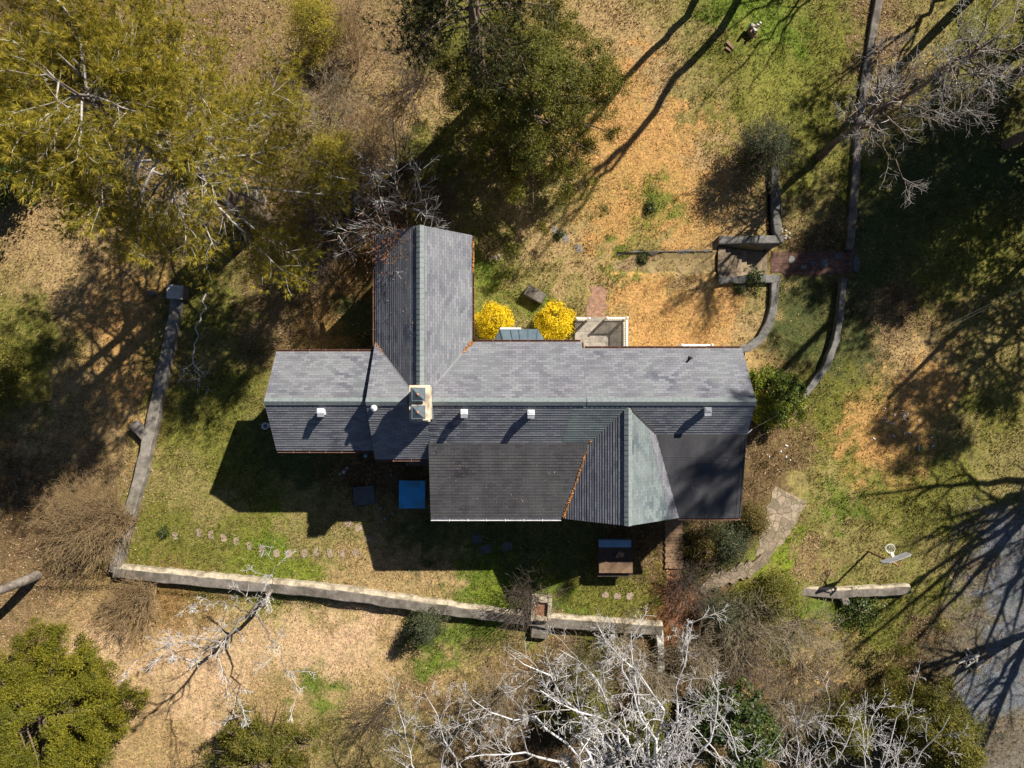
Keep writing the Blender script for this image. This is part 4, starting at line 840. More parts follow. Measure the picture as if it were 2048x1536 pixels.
# heaps, bucket, litter stones
p = WG(1942, 1316); r_ = np.random.RandomState(6); m = MB()
for k in range(16):
    a_ = r_.uniform(0, math.pi); L = r_.uniform(.3, .75); c = p + (r_.normal(0, .3), r_.normal(0, .2), .06 + .02 * k); d = np.array([math.cos(a_), math.sin(a_), r_.normal(0, .12)]) * L / 2; m.bar(c - d, c + d, .05 + .03 * r_.rand(), .05)
tag(m.build('stick_pile', M['rock']), 'heap of pale sticks on the gravel patch', 'stick pile')
p = WG(530, 852, .35); tag(MB().lathe((p[0], p[1], p[2] - .4), [(.13, 0), (.165, .38), (.18, .38), (.18, .41), (.15, .41), (.12, .05), (.0, .05)], 20).build('bucket', M['white']), 'pale round bucket standing off the left gable end', 'bucket')
p = WG(742, 906, 1.2); MB().lathe((p[0], p[1], 2.4), [(.0, 0), (.06, .02), (.10, .12), (.0, .16)], 12).build('wall_lamp', M['steel_blue'], house)
def rock(px, py, s_, label, mat='rock', group=None, name='stone'):
    p = WG(px, py); r = np.random.RandomState(int(px + 3 * py) % 99991); t = [(s_ * q_ * r.uniform(.85, 1.15), z * s_) for q_, z in ((.75, -.3), (1, .1), (.85, .45), (.45, .68))]; m = MB(); m.lathe(p, t, 8)
    v = np.array(m.v); v += r.normal(0, s_ * .12, v.shape); m.v = v.tolist(); tag(m.build(name, M[mat]), label, 'stone', group)
for x, y, s_ in ((688, 944, .11), (694, 936, .07), (680, 948, .06), (990, 515, .09), (984, 511, .07), (997, 511, .08), (993, 520, .06), (1001, 517, .05), (979, 517, .05)):
    rock(x, y, s_, 'small white stone in the loose heap ' + ('in the shade below the left wing' if x < 800 else 'beside the north wing gutter'), group='white stones in a loose heap')
r_ = np.random.RandomState(12)
for k in range(26):
    x, y = [(1795, 835), (1790, 870), (1560, 905), (1800, 830), (1845, 890)][k % 5]; x, y = x + r_.normal(0, 14), y + r_.normal(0, 10); p = WG(x, y, .03); a_ = r_.uniform(0, 6)
    tag(MB().bar(p, p + (.12 * math.cos(a_) + .05, .12 * math.sin(a_), .02), .05, .02).build('scrap', M['white']), 'small white scrap of debris on the open ground right of the house', 'debris', 'white scraps on the ground')
for x, y, lab in ((760, 1018, 'small blue scrap in the shade below the blue hatch'), (768, 1040, 'second blue scrap farther below the blue hatch'), (781, 952, 'small blue scrap between the slab and the blue hatch')):
    p = WG(x, y, .04); tag(MB().bar(p, p + (.08, .10, .0), .08, .02).build('scrap', M['steel_blue']), lab, 'debris')
# two more little rocks by the ivy end of the stairs
for k in range(9): rock(1571 + 9 * math.sin(k * 2.1), 468 + 9 * math.cos(k * 1.7), .07, 'pale rubble stone at the outer corner of the steps wall', group='rubble stones at the wall corner')
#@@TREES
# ---------------------------------------------------------------- trees and shrubs
def tubes(name, paths, mat, parent):
    """all limbs of one plant as one mesh; paths = (points, radii)"""
    groups = {}
    for pts, rad in paths:
        k = 8 if rad[0] > .12 else 5 if rad[0] > .035 else 3
        groups.setdefault((len(pts), k), []).append((pts, rad))
    V, F, base = [], [], 0
    for (n, k), ps in groups.items():
        P = np.array([p for p, _ in ps]); R = np.array([q for _, q in ps]); T = np.gradient(P, axis=1); T /= np.linalg.norm(T, axis=2, keepdims=True) + 1e-9
        mean = P[:, -1] - P[:, 0]; mean /= np.linalg.norm(mean, axis=1, keepdims=True) + 1e-9
        ref = np.where(abs(mean[:, 2:3]) < .8, np.array([[0, 0, 1.0]]), np.array([[1.0, 0, 0]]))[:, None, :]
        X = np.cross(np.broadcast_to(ref, T.shape), T); X /= np.linalg.norm(X, axis=2, keepdims=True) + 1e-9; Y = np.cross(T, X)
        a = np.arange(k) * 2 * math.pi / k
        ring = P[:, :, None] + R[:, :, None, None] * (X[:, :, None] * np.cos(a)[:, None] + Y[:, :, None] * np.sin(a)[:, None])
        V.append(ring.reshape(-1, 3)); m = len(ps)
        idx = base + (np.arange(m)[:, None, None] * n + np.arange(n - 1)[None, :, None]) * k + np.arange(k)[None, None, :]
        nxt = base + (np.arange(m)[:, None, None] * n + np.arange(n - 1)[None, :, None]) * k + ((np.arange(k) + 1) % k)[None, None, :]
        F.append(np.stack([idx, nxt, nxt + k, idx + k], -1).reshape(-1, 4)); base += m * n * k
    V = np.concatenate(V) - offset_of(parent); F = np.concatenate(F).astype(np.int32)
    me = bpy.data.meshes.new(name); me.vertices.add(len(V)); me.vertices.foreach_set('co', V.astype(np.float32).ravel())
    me.loops.add(len(F) * 4); me.polygons.add(len(F)); me.loops.foreach_set('vertex_index', F.ravel()); me.polygons.foreach_set('loop_start', np.arange(0, len(F) * 4, 4, dtype=np.int32))
    me.update(calc_edges=True); o = new_obj(name, me, mat, parent, True); OFF[o.name] = offset_of(parent); return o
def unit(v): return v / (np.linalg.norm(v) + 1e-9)
def turn(r, d, lo, hi):
    q = unit(np.cross(d, r.normal(0, 1, 3))); a = math.radians(r.uniform(lo, hi)); return unit(d * math.cos(a) + q * math.sin(a))
PAR = dict(levels=3, nch=(7, 6, 5), ang=(28, 62), lr=(.38, .62), wander=.16, up=.05, rr=.62, tap=.22, minr=.005, seg=.35, t0=.25)
def spawn(r, pts, rad, L, lv, P, out, tips):
    if lv >= P['levels']: tips.append(pts[-1]); return
    n = len(pts)
    for _ in range(P['nch'][lv]):
        t = r.uniform(P['t0'], 1.0); i = min(int(t * (n - 1)), n - 2); f = t * (n - 1) - i; q = pts[i] * (1 - f) + pts[i + 1] * f
        d = turn(r, unit(pts[i + 1] - pts[i]), *P['ang']); d = unit(d + np.array([0, 0, P['up'] * 2])); rq = rad[i] * (1 - f) + rad[i + 1] * f
        grow(r, q, d, max(.15, L * r.uniform(*P['lr']) * (1.2 - .6 * t)), max(P['minr'], min(rq * P['rr'], rq * .9)), lv + 1, P, out, tips)
def grow(r, p, d, L, rad, lv, P, out, tips):
    n = int(np.clip(L / P['seg'] + 2, 3, 9)); pts = [np.array(p, float)]
    for _ in range(n - 1):
        d = unit(d + r.normal(0, P['wander'], 3) + np.array([0, 0, P['up']])); pts.append(pts[-1] + d * L / (n - 1))
    pts = np.array(pts); rr = np.linspace(rad, max(rad * P['tap'], P['minr']), n); out.append((pts, rr)); spawn(r, pts, rr, L, lv, P, out, tips)
def limb(ctrl, r0, r1, r, n=10, w=.06):
    """smooth guided limb through control points"""
    C = np.array(ctrl, float); s = np.concatenate([[0], np.cumsum(np.linalg.norm(np.diff(C, axis=0), axis=1))]); L = s[-1]; t = np.linspace(0, L, n); pts = np.stack([np.interp(t, s, C[:, k]) for k in range(3)], -1)
    pts[1:-1] = pts[1:-1] * .5 + .25 * (pts[:-2] + pts[2:]); pts[1:-1] += r.normal(0, w, (n - 2, 3)); return pts, np.linspace(r0, r1, n), L
def bare_tree(name, label, cat, base, limbs, mat, seed, group=None, twig=None, **kw):
    """limbs: list of (control points, r0, r1, spawn?)"""
    r = np.random.RandomState(seed); P = dict(PAR); P.update(kw); root = thing(name, label, cat, base, group); big, small, tips = [], [], []
    for ctrl, r0, r1, sp in limbs:
        pts, rad, L = limb(ctrl, r0, r1, r, 12, .10 if r0 > .03 and len(ctrl) > 2 else .06); big.append((pts, rad)); out = []
        if sp: spawn(r, pts, rad, L * (sp if not isinstance(sp, bool) else 1), 0, P, out, tips)
        for q in out: (big if q[1][0] > .035 else small).append(q)
    if len(small) < 12: big, small = big + small, []
    tubes('trunk', big, mat, root)
    if small: tubes('twigs', small, twig or mat, root)
    return root, tips
def px(*pts): return [W(*q) for q in pts]
def leafy(name, base, prof, nclump, nleaf, cs, L, Wd, mat, parent, seed, lump=.3, shell=.55, flat=.8, up=.5, squash=.7, drift=(0, 0), lobes=0, lr_=.42):
    """crown of leaf clumps filling an uneven solid of revolution; prof = (height, radius) pairs"""
    r = np.random.RandomState(seed); pz = np.array([q[0] for q in prof]); pr = np.array([q[1] for q in prof]); zs = np.linspace(pz[0], pz[-1], 300); w = np.interp(zs, pz, pr) + .05; w /= w.sum()
    z = r.choice(zs, nclump, p=w) + r.normal(0, .05, nclump); a = r.uniform(0, 2 * math.pi, nclump); R = np.interp(z, pz, pr)
    lob = 1 + lump * (2 * vnoise(np.cos(a) * 2 + seed * 3.1 + 40, np.sin(a) * 2 + z * .9 + 40, 1.0) - 1) + .5 * lump * (2 * vnoise(np.cos(a) * 5 + seed + 90, np.sin(a) * 5 + z * 2.2 + 70, 1.0) - 1)
    q = R * lob * (shell + (1 - shell) * r.rand(nclump)) ** 1.0 * np.sqrt(r.uniform(.25, 1, nclump)); t = (z - pz[0]) / (pz[-1] - pz[0])
    C = np.stack([base[0] + q * np.cos(a) + drift[0] * t, base[1] + q * np.sin(a) + drift[1] * t, base[2] + z], -1)
    tc = r.rand(nclump)
    if lobes:
        top = C[r.permutation(nclump)[:lobes]]; q_ = r.randint(0, lobes, nclump); o = r.normal(0, 1, (nclump, 3)); o /= np.linalg.norm(o, axis=1, keepdims=True); o[:, 2] = abs(o[:, 2]) * .9 - .15
        C = top[q_] + o * lr_ * r.uniform(.55, 1.45, lobes)[q_][:, None] * r.uniform(.6, 1.0, (nclump, 1)); tc = r.rand(lobes)[q_] * .6 + tc * .4
    P = np.repeat(C, nleaf, 0); sz = np.repeat(r.uniform(.6, 1.35, nclump), nleaf)[:, None]; P = P + np.clip(r.normal(0, 1, P.shape), -1.9, 1.9) * cs * sz * (1, 1, squash)
    tint = np.repeat(tc, nleaf) * .55 + r.rand(len(P)) * .45
    return leafquads('crown', P, r, L, Wd, mat, parent, up=up, flat=flat, tint=tint, out=.8, centre=(base[0], base[1], base[2] + pz.mean()))
def needles(name, P, D, r, mat, parent, k=9, L=.2, w=.012, spread=.75, up=.25):
    """fans of needles at branch ends"""
    n = len(P); tint = np.repeat(r.rand(n), k) * .6 + r.rand(n * k) * .4; P = np.repeat(P, k, 0); D = np.repeat(D, k, 0) + r.normal(0, spread, (n * k, 3)) + (0, 0, up); D /= np.linalg.norm(D, axis=1, keepdims=True) + 1e-9
    l = L * r.uniform(.7, 1.25, (n * k, 1)); S = np.cross(D, r.normal(0, 1, (n * k, 3))); S /= np.linalg.norm(S, axis=1, keepdims=True) + 1e-9; V = np.zeros((n * k, 3, 3))
    V[:, 0] = P - S * w; V[:, 1] = P + S * w; V[:, 2] = P + D * l; return soup(name, V, 3, mat, parent, tint=tint)
def pine(name, label, base, H_, z0, prof, nb, seed, mat, bark, trunk_r=.3, nside=9, ntuft=10, lean=(0, 0), group=None, kn=9, nl=.2, droop=.12, cat='pine tree', foliage_from=.42, nw=.012, south=1.0):
    """pine with whorled, side-branched limbs carrying needle fans; prof(height fraction of the crown) -> limb length"""
    r = np.random.RandomState(seed); root = thing(name, label, cat, base, group); b0 = np.array(base, float); paths, small, TP, TD, stem = [], [], [], [], []
    tz = np.linspace(0, 1, 12); tp = np.stack([b0[0] + lean[0] * tz + .12 * np.sin(tz * 7 + seed), b0[1] + lean[1] * tz + .12 * np.cos(tz * 6), b0[2] - .3 + (H_ + .3) * tz], -1); stem.append((tp, np.linspace(trunk_r, .03, 12) if trunk_r < .45 else np.interp(tz, [0, .45, .7, .9, 1], [trunk_r, trunk_r * .6, trunk_r * .28, .05, .015])))
    hs = z0 + (H_ - .3 - z0) * np.sort(r.rand(nb)) ** 1.0
    for i, h in enumerate(hs):
        f = (h - z0) / (H_ - z0); L = prof(f) * r.uniform(.7, 1.15); a = i * 2.39996 + r.normal(0, .35); L *= south + (1 - south) * min(1, max(0, .75 + .8 * math.cos(a - .8) + f)); c = np.array([np.interp(h / H_, tz, tp[:, 0]), np.interp(h / H_, tz, tp[:, 1]), b0[2] + h]); d = unit(np.array([math.cos(a), math.sin(a), .10 + .5 * f])); n = 8; pts = [c]
        for k in range(n - 1): d = unit(d + r.normal(0, .10, 3) + np.array([0, 0, -droop if k < 4 else droop * 1.3])); pts.append(pts[-1] + d * L / (n - 1))
        pts = np.array(pts); rad = np.linspace(.016 + .013 * L, .012, n); paths.append((pts, rad))
        for s in range(max(3, int(nside * L / 4))):
            t = r.uniform(.22, 1.0); j = min(int(t * (n - 1)), n - 2); q = pts[j] + (pts[j + 1] - pts[j]) * (t * (n - 1) - j); dm = unit(pts[j + 1] - pts[j]); sd = unit(np.cross(dm, (0, 0, 1)) * (1 if r.rand() < .5 else -1))
            ds = unit(dm * r.uniform(.5, 1.0) + sd * r.uniform(.4, 1.0) + np.array([0, 0, r.normal(.10, .22)])); l2 = L * r.uniform(.16, .34) * (1.25 - .6 * t) + .25; sp_ = [q]; dd = ds
            if f > .62: l2 += .35
            for k in range(4): dd = unit(dd + r.normal(0, .16, 3) + np.array([0, 0, .05])); sp_.append(sp_[-1] + dd * l2 / 4)
            sp_ = np.array(sp_); small.append((sp_, np.linspace(.016, .006, 5)))
            if t < foliage_from and f < .6 and r.rand() < .75: continue
            m = max(3, int(ntuft * l2 * (1.6 if f > .62 else 1))); u = r.uniform(.25, 1.0, m) * 4; jj = np.minimum(u.astype(int), 3); fpos = sp_[jj] + (sp_[jj + 1] - sp_[jj]) * (u - jj)[:, None]; off = r.normal(0, .11 + .05 * l2, (m, 3)); TP.append(fpos + off * (1, 1, .7)); TD.append(unit(dd) * .8 + off / .25)
    tubes('trunk', stem, M['bark_brown'], root); tubes('limbs', paths + small, bark, root); TP, TD = np.concatenate(TP), np.concatenate(TD)
    needles('crown', TP, TD, r, mat, root, kn, nl, nw)
    return root
def shrub(name, label, cat, base, h, rad, nst, mat, seed, group=None, levels=2, nch=(6, 5), r0=.022, lean=(0, 0), twig=None, arch=.0, br=.25, **kw):
    """bare many-stemmed shrub"""
    r = np.random.RandomState(seed); P = dict(PAR); P.update(levels=levels, nch=nch, minr=.006, seg=.3, wander=.13, up=.03); P.update(kw); root = thing(name, label, cat, base, group); out, tips = [], []
    for i in range(nst):
        a = r.uniform(0, 2 * math.pi); b_ = np.array(base) + np.array([math.cos(a), math.sin(a), 0]) * br * r.rand(); q = rad * math.sqrt(r.rand()); a2 = a + r.normal(0, .5)
        tip = b_ + np.array([q * math.cos(a2) + lean[0], q * math.sin(a2) + lean[1], h * r.uniform(.65, 1.05) * (1 - .35 * (q / rad) ** 2)]); mid = (b_ + tip) / 2 + np.array([0, 0, h * (.12 + arch)]) - np.array([math.cos(a2), math.sin(a2), 0]) * q * .12
        pts, rd_, L = limb([b_ - (0, 0, .05), mid, tip], r0 * r.uniform(.7, 1.3), .008, r, 8, .035); out.append((pts, rd_)); spawn(r, pts, rd_, L, 0, P, out, tips)
    tubes('stems', out, mat, root); return root, np.array(tips)
def evergreen(name, label, cat, base, prof, nclump, nleaf, cs, L, Wd, mat, seed, bark='bark_brown', tr=.12, group=None, nlimb=26, **kw):
    root = thing(name, label, cat, base, group); r = np.random.RandomState(seed); b0 = np.array(base, float); top = prof[-1][0]; dr = np.array([*kw.get('drift', (0, 0)), 0])
    paths = [(np.array([b0 + dr * t + np.array([r.normal(0, .04), r.normal(0, .04), top * .93 * t - .2]) for t in np.linspace(0, 1, 7)]), np.linspace(tr, .02, 7))]; pz, pr = [q[0] for q in prof], [q[1] for q in prof]
    for i in range(nlimb):
        z = r.uniform(pz[0] * .6 + .1, top * .9); R = np.interp(min(top, z + .3), pz, pr) * r.uniform(.7, 1.02); a = i * 2.4 + r.normal(0, .3); s = b0 + dr * z / top + np.array([0, 0, z * .85]); e = b0 + dr * z / top + np.array([R * math.cos(a), R * math.sin(a), z + .25]); m = (s + e) / 2 + r.normal(0, .1, 3)
        paths.append((np.array([s, s * .5 + m * .5, m, m * .5 + e * .5 + r.normal(0, .05, 3), e]), np.linspace(.03 + .012 * R, .008, 5)))
    tubes('trunk', paths, M[bark], root); leafy('crown', b0, prof, nclump, nleaf, cs, L, Wd, mat, root, seed, **kw); return root
#@@PLANT
# the great olive-yellow pine over the upper left corner
b = WG(525, 440)
pine('pine_tree', 'huge olive-yellow pine with pale bare limbs filling the upper left corner', b, 16.5, 4.0, lambda f: 6.9 * (1 - f) ** .55 * (.66 + .34 * min(1, f * 3)) + .4, 84, 21, M['needle'], M['bark_grey'], .55, nside=15, ntuft=13, kn=16, nl=.24, nw=.009, lean=(-.3, .2), south=.5)
b = WG(515, 400); r_ = np.random.RandomState(70); L_ = [([b - (0, 0, .3), b + (.05, 0, 6), b + (-.05, .05, 11.5), b + (.1, .0, 16)], .48, .015, False)]
for k in range(12):
    h = 5.5 + k * .75; a = k * 2.4 + .4; q_ = r_.uniform(2.4, 4.2) * (1.2 - .03 * h); s_ = b + (0, 0, h); e_ = np.array([math.cos(a), math.sin(a), 0]); L_.append(([s_, s_ + e_ * q_ * .5 + (0, 0, .9), s_ + e_ * q_ + (0, 0, 2.6)], .065, .012, .5))
bare_tree('bare_tree', 'tall stout bare tree standing inside the crown of the huge pine, long trunk shadow', 'bare tree', b, L_, M['bark_grey'], 69, levels=2, nch=(6, 4), lr=(.28, .5))
# pines beyond the upper edge and to the right, whose shadows fall into the yard
pine('pine_tree', 'tall dark pine rising behind the round cedar at the top edge', WG(965, 205), 19, 7.4, lambda f: 3.9 * (1 - f) ** .7 * (.6 + .4 * min(1, f * 4)) + .4, 64, 22, M['needle_dark'], M['bark_brown'], .34, nside=11, ntuft=14, kn=9, nl=.26, nw=.018)
for k, (x, y, h, z0, R, nb, lab) in enumerate(((27.6, 16.8, 13, 4.0, 3.9, 92, 'dense dark pine just outside the frame above the twiggy bare tree'), (30.5, 15.5, 13, 3.0, 4.9, 115, 'broad dark pine beyond the right edge beside the twiggy bare tree'), (27.0, 13.0, 29, 9.5, 2.7, 58, 'very tall thin-crowned pine outside the upper right corner'), (33.5, 9.0, 15, 4.5, 4.2, 80, 'dark pine standing close to the utility pole on the right'), (25.5, 21.5, 15, 6, 3.0, 40, 'slender pine outside the upper right corner behind the garden wall'), (31.5, 22.0, 17, 5, 4.0, 44, 'outermost dark pine far up to the right'))):
    pine('pine_tree', lab, (x, y, float(G(x, y))), h, z0, lambda f, R=R, h=h: (R * (1 - f) ** .6 * (.6 + .4 * min(1, f * 4)) + .3) * (.3 if h > 20 and .22 < f < .62 else 1.5 if h > 20 and f >= .62 else 1), nb, 30 + k, M['needle_dark'], M['bark_brown'], .3, nside=10, ntuft=13, kn=8, nl=.28, nw=.024, group='tall pines outside the right edge')
# round dark cedar at the top, olive cedars at the lower edge
b = WG(1060, 275)
evergreen('cedar_tree', 'large round dark green cedar at the top centre casting shade on the lawn', 'cedar tree', b, [(1.0, 2.4), (2.2, 4.8), (4.2, 4.8), (6.2, 3.5), (7.8, 1.9), (8.8, .4)], 1900, 80, .15, .062, .018, M['cedar'], 41, tr=.22, nlimb=60, lump=.38, flat=.9, up=.35, lobes=330, lr_=.46)
evergreen('cedar_tree', 'broad bright olive juniper filling the lower left corner', 'juniper', WG(150, 1385), [(.3, 3.4), (1.4, 4.3), (2.8, 4.1), (4.4, 3.0), (5.8, 1.5), (6.6, .3)], 2300, 80, .14, .062, .018, M['juniper'], 42, tr=.2, nlimb=40, lump=.3, flat=.9, up=.4, lobes=340, lr_=.40, shell=.8)
evergreen('cedar_tree', 'thin olive juniper cut off by the bottom edge left of the white trees', 'juniper', WG(545, 1480), [(.3, 2.4), (1.2, 3.3), (2.2, 2.8), (3.4, 1.6), (4.2, .3)], 650, 65, .14, .062, .018, M['olive'], 43, tr=.14, nlimb=50, lump=.5, flat=.9, lobes=130, lr_=.40)
evergreen('cedar_tree', 'dense dark olive cedar in the lower right corner beside the gravel', 'cedar tree', WG(1800, 1415), [(.4, 2.6), (1.4, 3.3), (2.8, 3.0), (4.4, 2.0), (5.6, .4)], 1300, 75, .15, .062, .018, M['olive'], 44, tr=.18, nlimb=50, lump=.4, lobes=220, lr_=.42)
evergreen('cedar_tree', 'thin olive cedar behind the pale twiggy stems near the bottom edge', 'cedar tree', WG(1650, 1420), [(.3, 1.6), (1.2, 2.2), (2.4, 1.6), (3.6, .4)], 260, 60, .2, .07, .022, M['olive'], 45, tr=.1, nlimb=30, lump=.5)
evergreen('ivy_tree', 'dark ivy-clad tree with glossy green leaves near the bottom edge', 'tree', WG(1425, 1400), [(.6, 1.0), (2.0, 1.9), (4.0, 2.0), (5.4, 1.2), (6.4, .3)], 460, 46, .14, .07, .045, M['ivy'], 46, tr=.2, lump=.55, lobes=70, lr_=.42)
evergreen('evergreen_shrub', 'dark olive evergreen half hidden beneath the largest white-limbed tree', 'shrub', WG(1170, 1385), [(.2, 1.4), (1.2, 2.1), (2.4, 1.5), (3.2, .3)], 420, 60, .15, .06, .018, M['cedar'], 135, tr=.08, lump=.5, lobes=80, lr_=.4)
evergreen('evergreen_shrub', 'second dark olive evergreen beneath the white limbs, closer to the bottom edge', 'shrub', WG(1290, 1440), [(.2, 1.2), (1.0, 1.9), (2.0, 1.4), (2.8, .3)], 380, 60, .15, .06, .018, M['cedar'], 136, tr=.08, lump=.5, lobes=70, lr_=.4)
evergreen('magnolia_tree', 'dark glossy evergreen at the left edge beside the great pine', 'magnolia', (-26.2, 11.6, float(G(-26.2, 11.6))), [(.5, 2.0), (2.0, 3.2), (4.5, 3.0), (7, 2.0), (8.5, .4)], 700, 50, .3, .11, .055, M['ivy'], 47, tr=.2, lump=.4)
evergreen('evergreen_shrub', 'soft olive bush blurred at the left edge below the pine shadow', 'shrub', WG(8, 745), [(.2, 1.3), (1.2, 2.0), (2.4, 1.7), (3.4, .4)], 300, 60, .22, .06, .02, M['olive'], 48, tr=.08, lump=.5)
evergreen('cedar_tree', 'wispy golden-olive young cedar at the right fringe of the huge pine', 'cedar tree', WG(690, 350), [(.5, 1.2), (1.6, 2.1), (3.0, 1.7), (4.6, .3)], 300, 60, .2, .07, .010, M['needle'], 49, tr=.08, nlimb=60, lump=.7, flat=1.1)
evergreen('cedar_tree', 'second wispy golden-olive cedar at the top edge right of the huge pine', 'cedar tree', WG(655, 95), [(.5, 1.0), (1.6, 1.9), (3.0, 1.5), (4.4, .3)], 260, 60, .2, .07, .010, M['needle'], 50, tr=.08, nlimb=50, lump=.7, flat=1.1)
# rounded shrubs round the house
for x, y, R, lab, sd in ((987, 641, .92, 'round golden-yellow bush in the inner corner of the house', 51), (1113, 641, .96, 'round golden-yellow bush between the bay and the patio', 52)):
    b = WG(1024 + (x - 1024) * .965, 768 + (y - 768) * .965)
    evergreen('golden_bush', lab, 'bush', b, [(.05, .72 * R), (.5, R), (1.0, R * .93), (1.4, R * .62), (1.62, R * .15)], 190, 120, .125, .038, .020, M['yellow'], sd, tr=.06, nlimb=22, lump=.08 + .10 * (sd == 52), shell=.85, flat=.8, up=.4, squash=.9)
evergreen('holly_bush', 'rounded dark holly-like bush with yellow leaf tips at the right gable', 'bush', WG(1530, 792), [(.1, 1.15), (.8, 1.5), (1.8, 1.5), (2.6, 1.0), (3.2, .25)], 420, 60, .13, .055, .032, M['holly'], 53, tr=.1, lump=.25, shell=.85, lobes=70, lr_=.26)
evergreen('evergreen_shrub', 'feathery grey-green upright shrub on the end of the retaining wall', 'shrub', WG(1505, 322), [(.1, .9), (.8, 1.5), (1.8, 1.55), (2.8, .9), (3.4, .2)], 330, 50, .17, .06, .013, M['grey_green'], 54, tr=.07, nlimb=44, lump=.6, flat=1.1)
shrub('bare_shrub', 'brush of bare upright twigs growing through the feathery shrub on the wall', 'shrub', WG(1515, 315), 3.2, 1.8, 26, M['twig_dark'], 55, nch=(5, 3), r0=.016)
evergreen('evergreen_shrub', 'small dark conifer below the long low wall', 'shrub', WG(856, 1238), [(.1, .9), (.6, 1.15), (1.3, .8), (2.3, .15)], 150, 60, .14, .06, .014, M['grey_green'], 56, tr=.05, nlimb=30, lump=.55, flat=1.0)
evergreen('evergreen_shrub', 'grey-green rounded shrub below the flat roof corner', 'shrub', WG(1452, 1078), [(.1, 1.1), (.5, 1.5), (1.1, 1.1), (1.6, .3)], 210, 55, .20, .05, .014, M['grey_green'], 57, tr=.05, lump=.7)
evergreen('autumn_shrub', 'golden-brown leafy shrub along the right side of the flat roof', 'shrub', WG(1500, 1040), [(.1, .7), (.6, .95), (1.1, .8), (1.5, .2)], 150, 45, .2, .045, .02, M['gold_brown'], 58, tr=.05, lump=.5)
evergreen('autumn_shrub', 'second golden-brown shrub shaded under the flat roof eave', 'shrub', WG(1405, 1090), [(.1, 1.1), (.4, 1.3), (.8, .7), (1.1, .2)], 150, 40, .2, .045, .02, M['gold_brown'], 59, tr=.05, lump=.5)
evergreen('evergreen_shrub', 'dark olive shrub at the upper edge of the thicket by the flagstones', 'shrub', WG(1530, 1190), [(.1, 1.2), (.7, 1.7), (1.3, 1.4), (1.9, .3)], 300, 50, .18, .05, .018, M['olive'], 60, tr=.06, lump=.5)
evergreen('evergreen_shrub', 'sprawling grey-green shrub in the middle of the thicket', 'shrub', WG(1440, 1222), [(.1, 1.2), (.7, 1.7), (1.3, 1.2), (1.8, .3)], 230, 50, .18, .05, .015, M['grey_green'], 61, tr=.06, lump=.5)
evergreen('ivy_patch', 'low ivy spilling along the foot of the wall near the hoop', 'ivy', WG(1720, 1215), [(.0, 1.6), (.15, 1.7), (.4, .8)], 100, 34, .16, .05, .030, M['ivy'], 62, tr=.03, nlimb=6, lump=.6)
for x, y, R, sd, lab in ((1300, 415, .42, 63, 'dark green weed clump on the orange lawn'), (1118, 470, .25, 64, 'green weed tuft beside the sunken grey stone'), (1285, 520, .38, 65, 'patch of tall green weeds on the grassy path'), (1478, 578, .32, 66, 'pale green tuft below the step walls'), (330, 1065, .3, 67, 'green tuft by the side wall above the bright lawn')):
    evergreen('weed_tuft', lab, 'weeds', WG(x, y), [(.0, R), (.1, R), (.22, R * .5)], 40, 30, .07, .05, .012, M['ivy'], sd, tr=.01, nlimb=4, lump=.5, flat=1.2)
evergreen('ivy_patch', 'ivy creeping over the cross wall below the stone steps', 'ivy', np.array([12.75, 5.55, .2]), [(.0, .75), (.08, .8), (.16, .3)], 60, 26, .06, .04, .028, M['ivy'], 68, tr=.01, nlimb=4, lump=.6)
#@@BARE
# bare trees
b = WG(1635, 315); t = b + np.array([.1, .1, 0])
L_ = [([b - (0, 0, .3), b + (.05, .05, 3), b + (.3, .1, 6), b + (.9, .4, 9), b + (1.6, .7, 11.5)], .19, .03, .6)]
r_ = np.random.RandomState(71)
for k in range(30):
    h = r_.uniform(4.6, 11); a = k * 2.4 + r_.normal(0, .3); R = r_.uniform(2.0, 3.9) * (1.15 - .05 * h) * (1 + .35 * math.cos(a)); s = b + np.array([np.interp(h, [0, 6, 9, 11.5], [0, .3, .9, 1.6]), np.interp(h, [0, 6, 9, 11.5], [0, .1, .4, .7]), h]); L_.append(([s, s + np.array([R * .5 * math.cos(a), R * .5 * math.sin(a), .5]), s + np.array([R * math.cos(a), R * math.sin(a), 1.3])], .05, .012, True))
bare_tree('bare_tree', 'tall grey bare tree leaning out over the narrow garden wall with countless short twigs', 'bare tree', b, L_, M['bark_brown'], 72, twig=M['bark_grey'], levels=2, nch=(13, 7), lr=(.26, .5), seg=.3, ang=(30, 80))
b = WG(548, 1183)
L_ = [([b - (0, 0, .3), b + (-.05, -.02, 3), b + (.1, -.1, 6), b + (.0, .1, 8.5)], .13, .015, .5), (px((505, 1225, 3), (560, 1300, 4.2), (590, 1372, 5.2), (598, 1400, 5.6)), .05, .01, .7), (px((470, 1255, 5), (430, 1320, 6), (480, 1405, 7), (478, 1440, 7.2)), .045, .01, .7),
      (px((430, 1290, 7), (385, 1325, 7.6), (345, 1305, 8)), .04, .01, .7), (px((490, 1238, 4), (545, 1175, 5.4), (545, 1120, 6.4)), .035, .01, .7), (px((500, 1228, 3.4), (430, 1200, 5), (370, 1215, 6)), .035, .01, .7), (px((440, 1280, 6.5), (330, 1290, 8), (250, 1330, 8.6)), .05, .01, .8)]
bare_tree('bare_tree', 'pale slender bare tree by the long low wall, forked shadow on the tan lawn', 'bare tree', b, L_, M['bark_mid'], 73, levels=3, nch=(8, 5, 3), lr=(.28, .5), minr=.009, twig=M['bark_pale'])
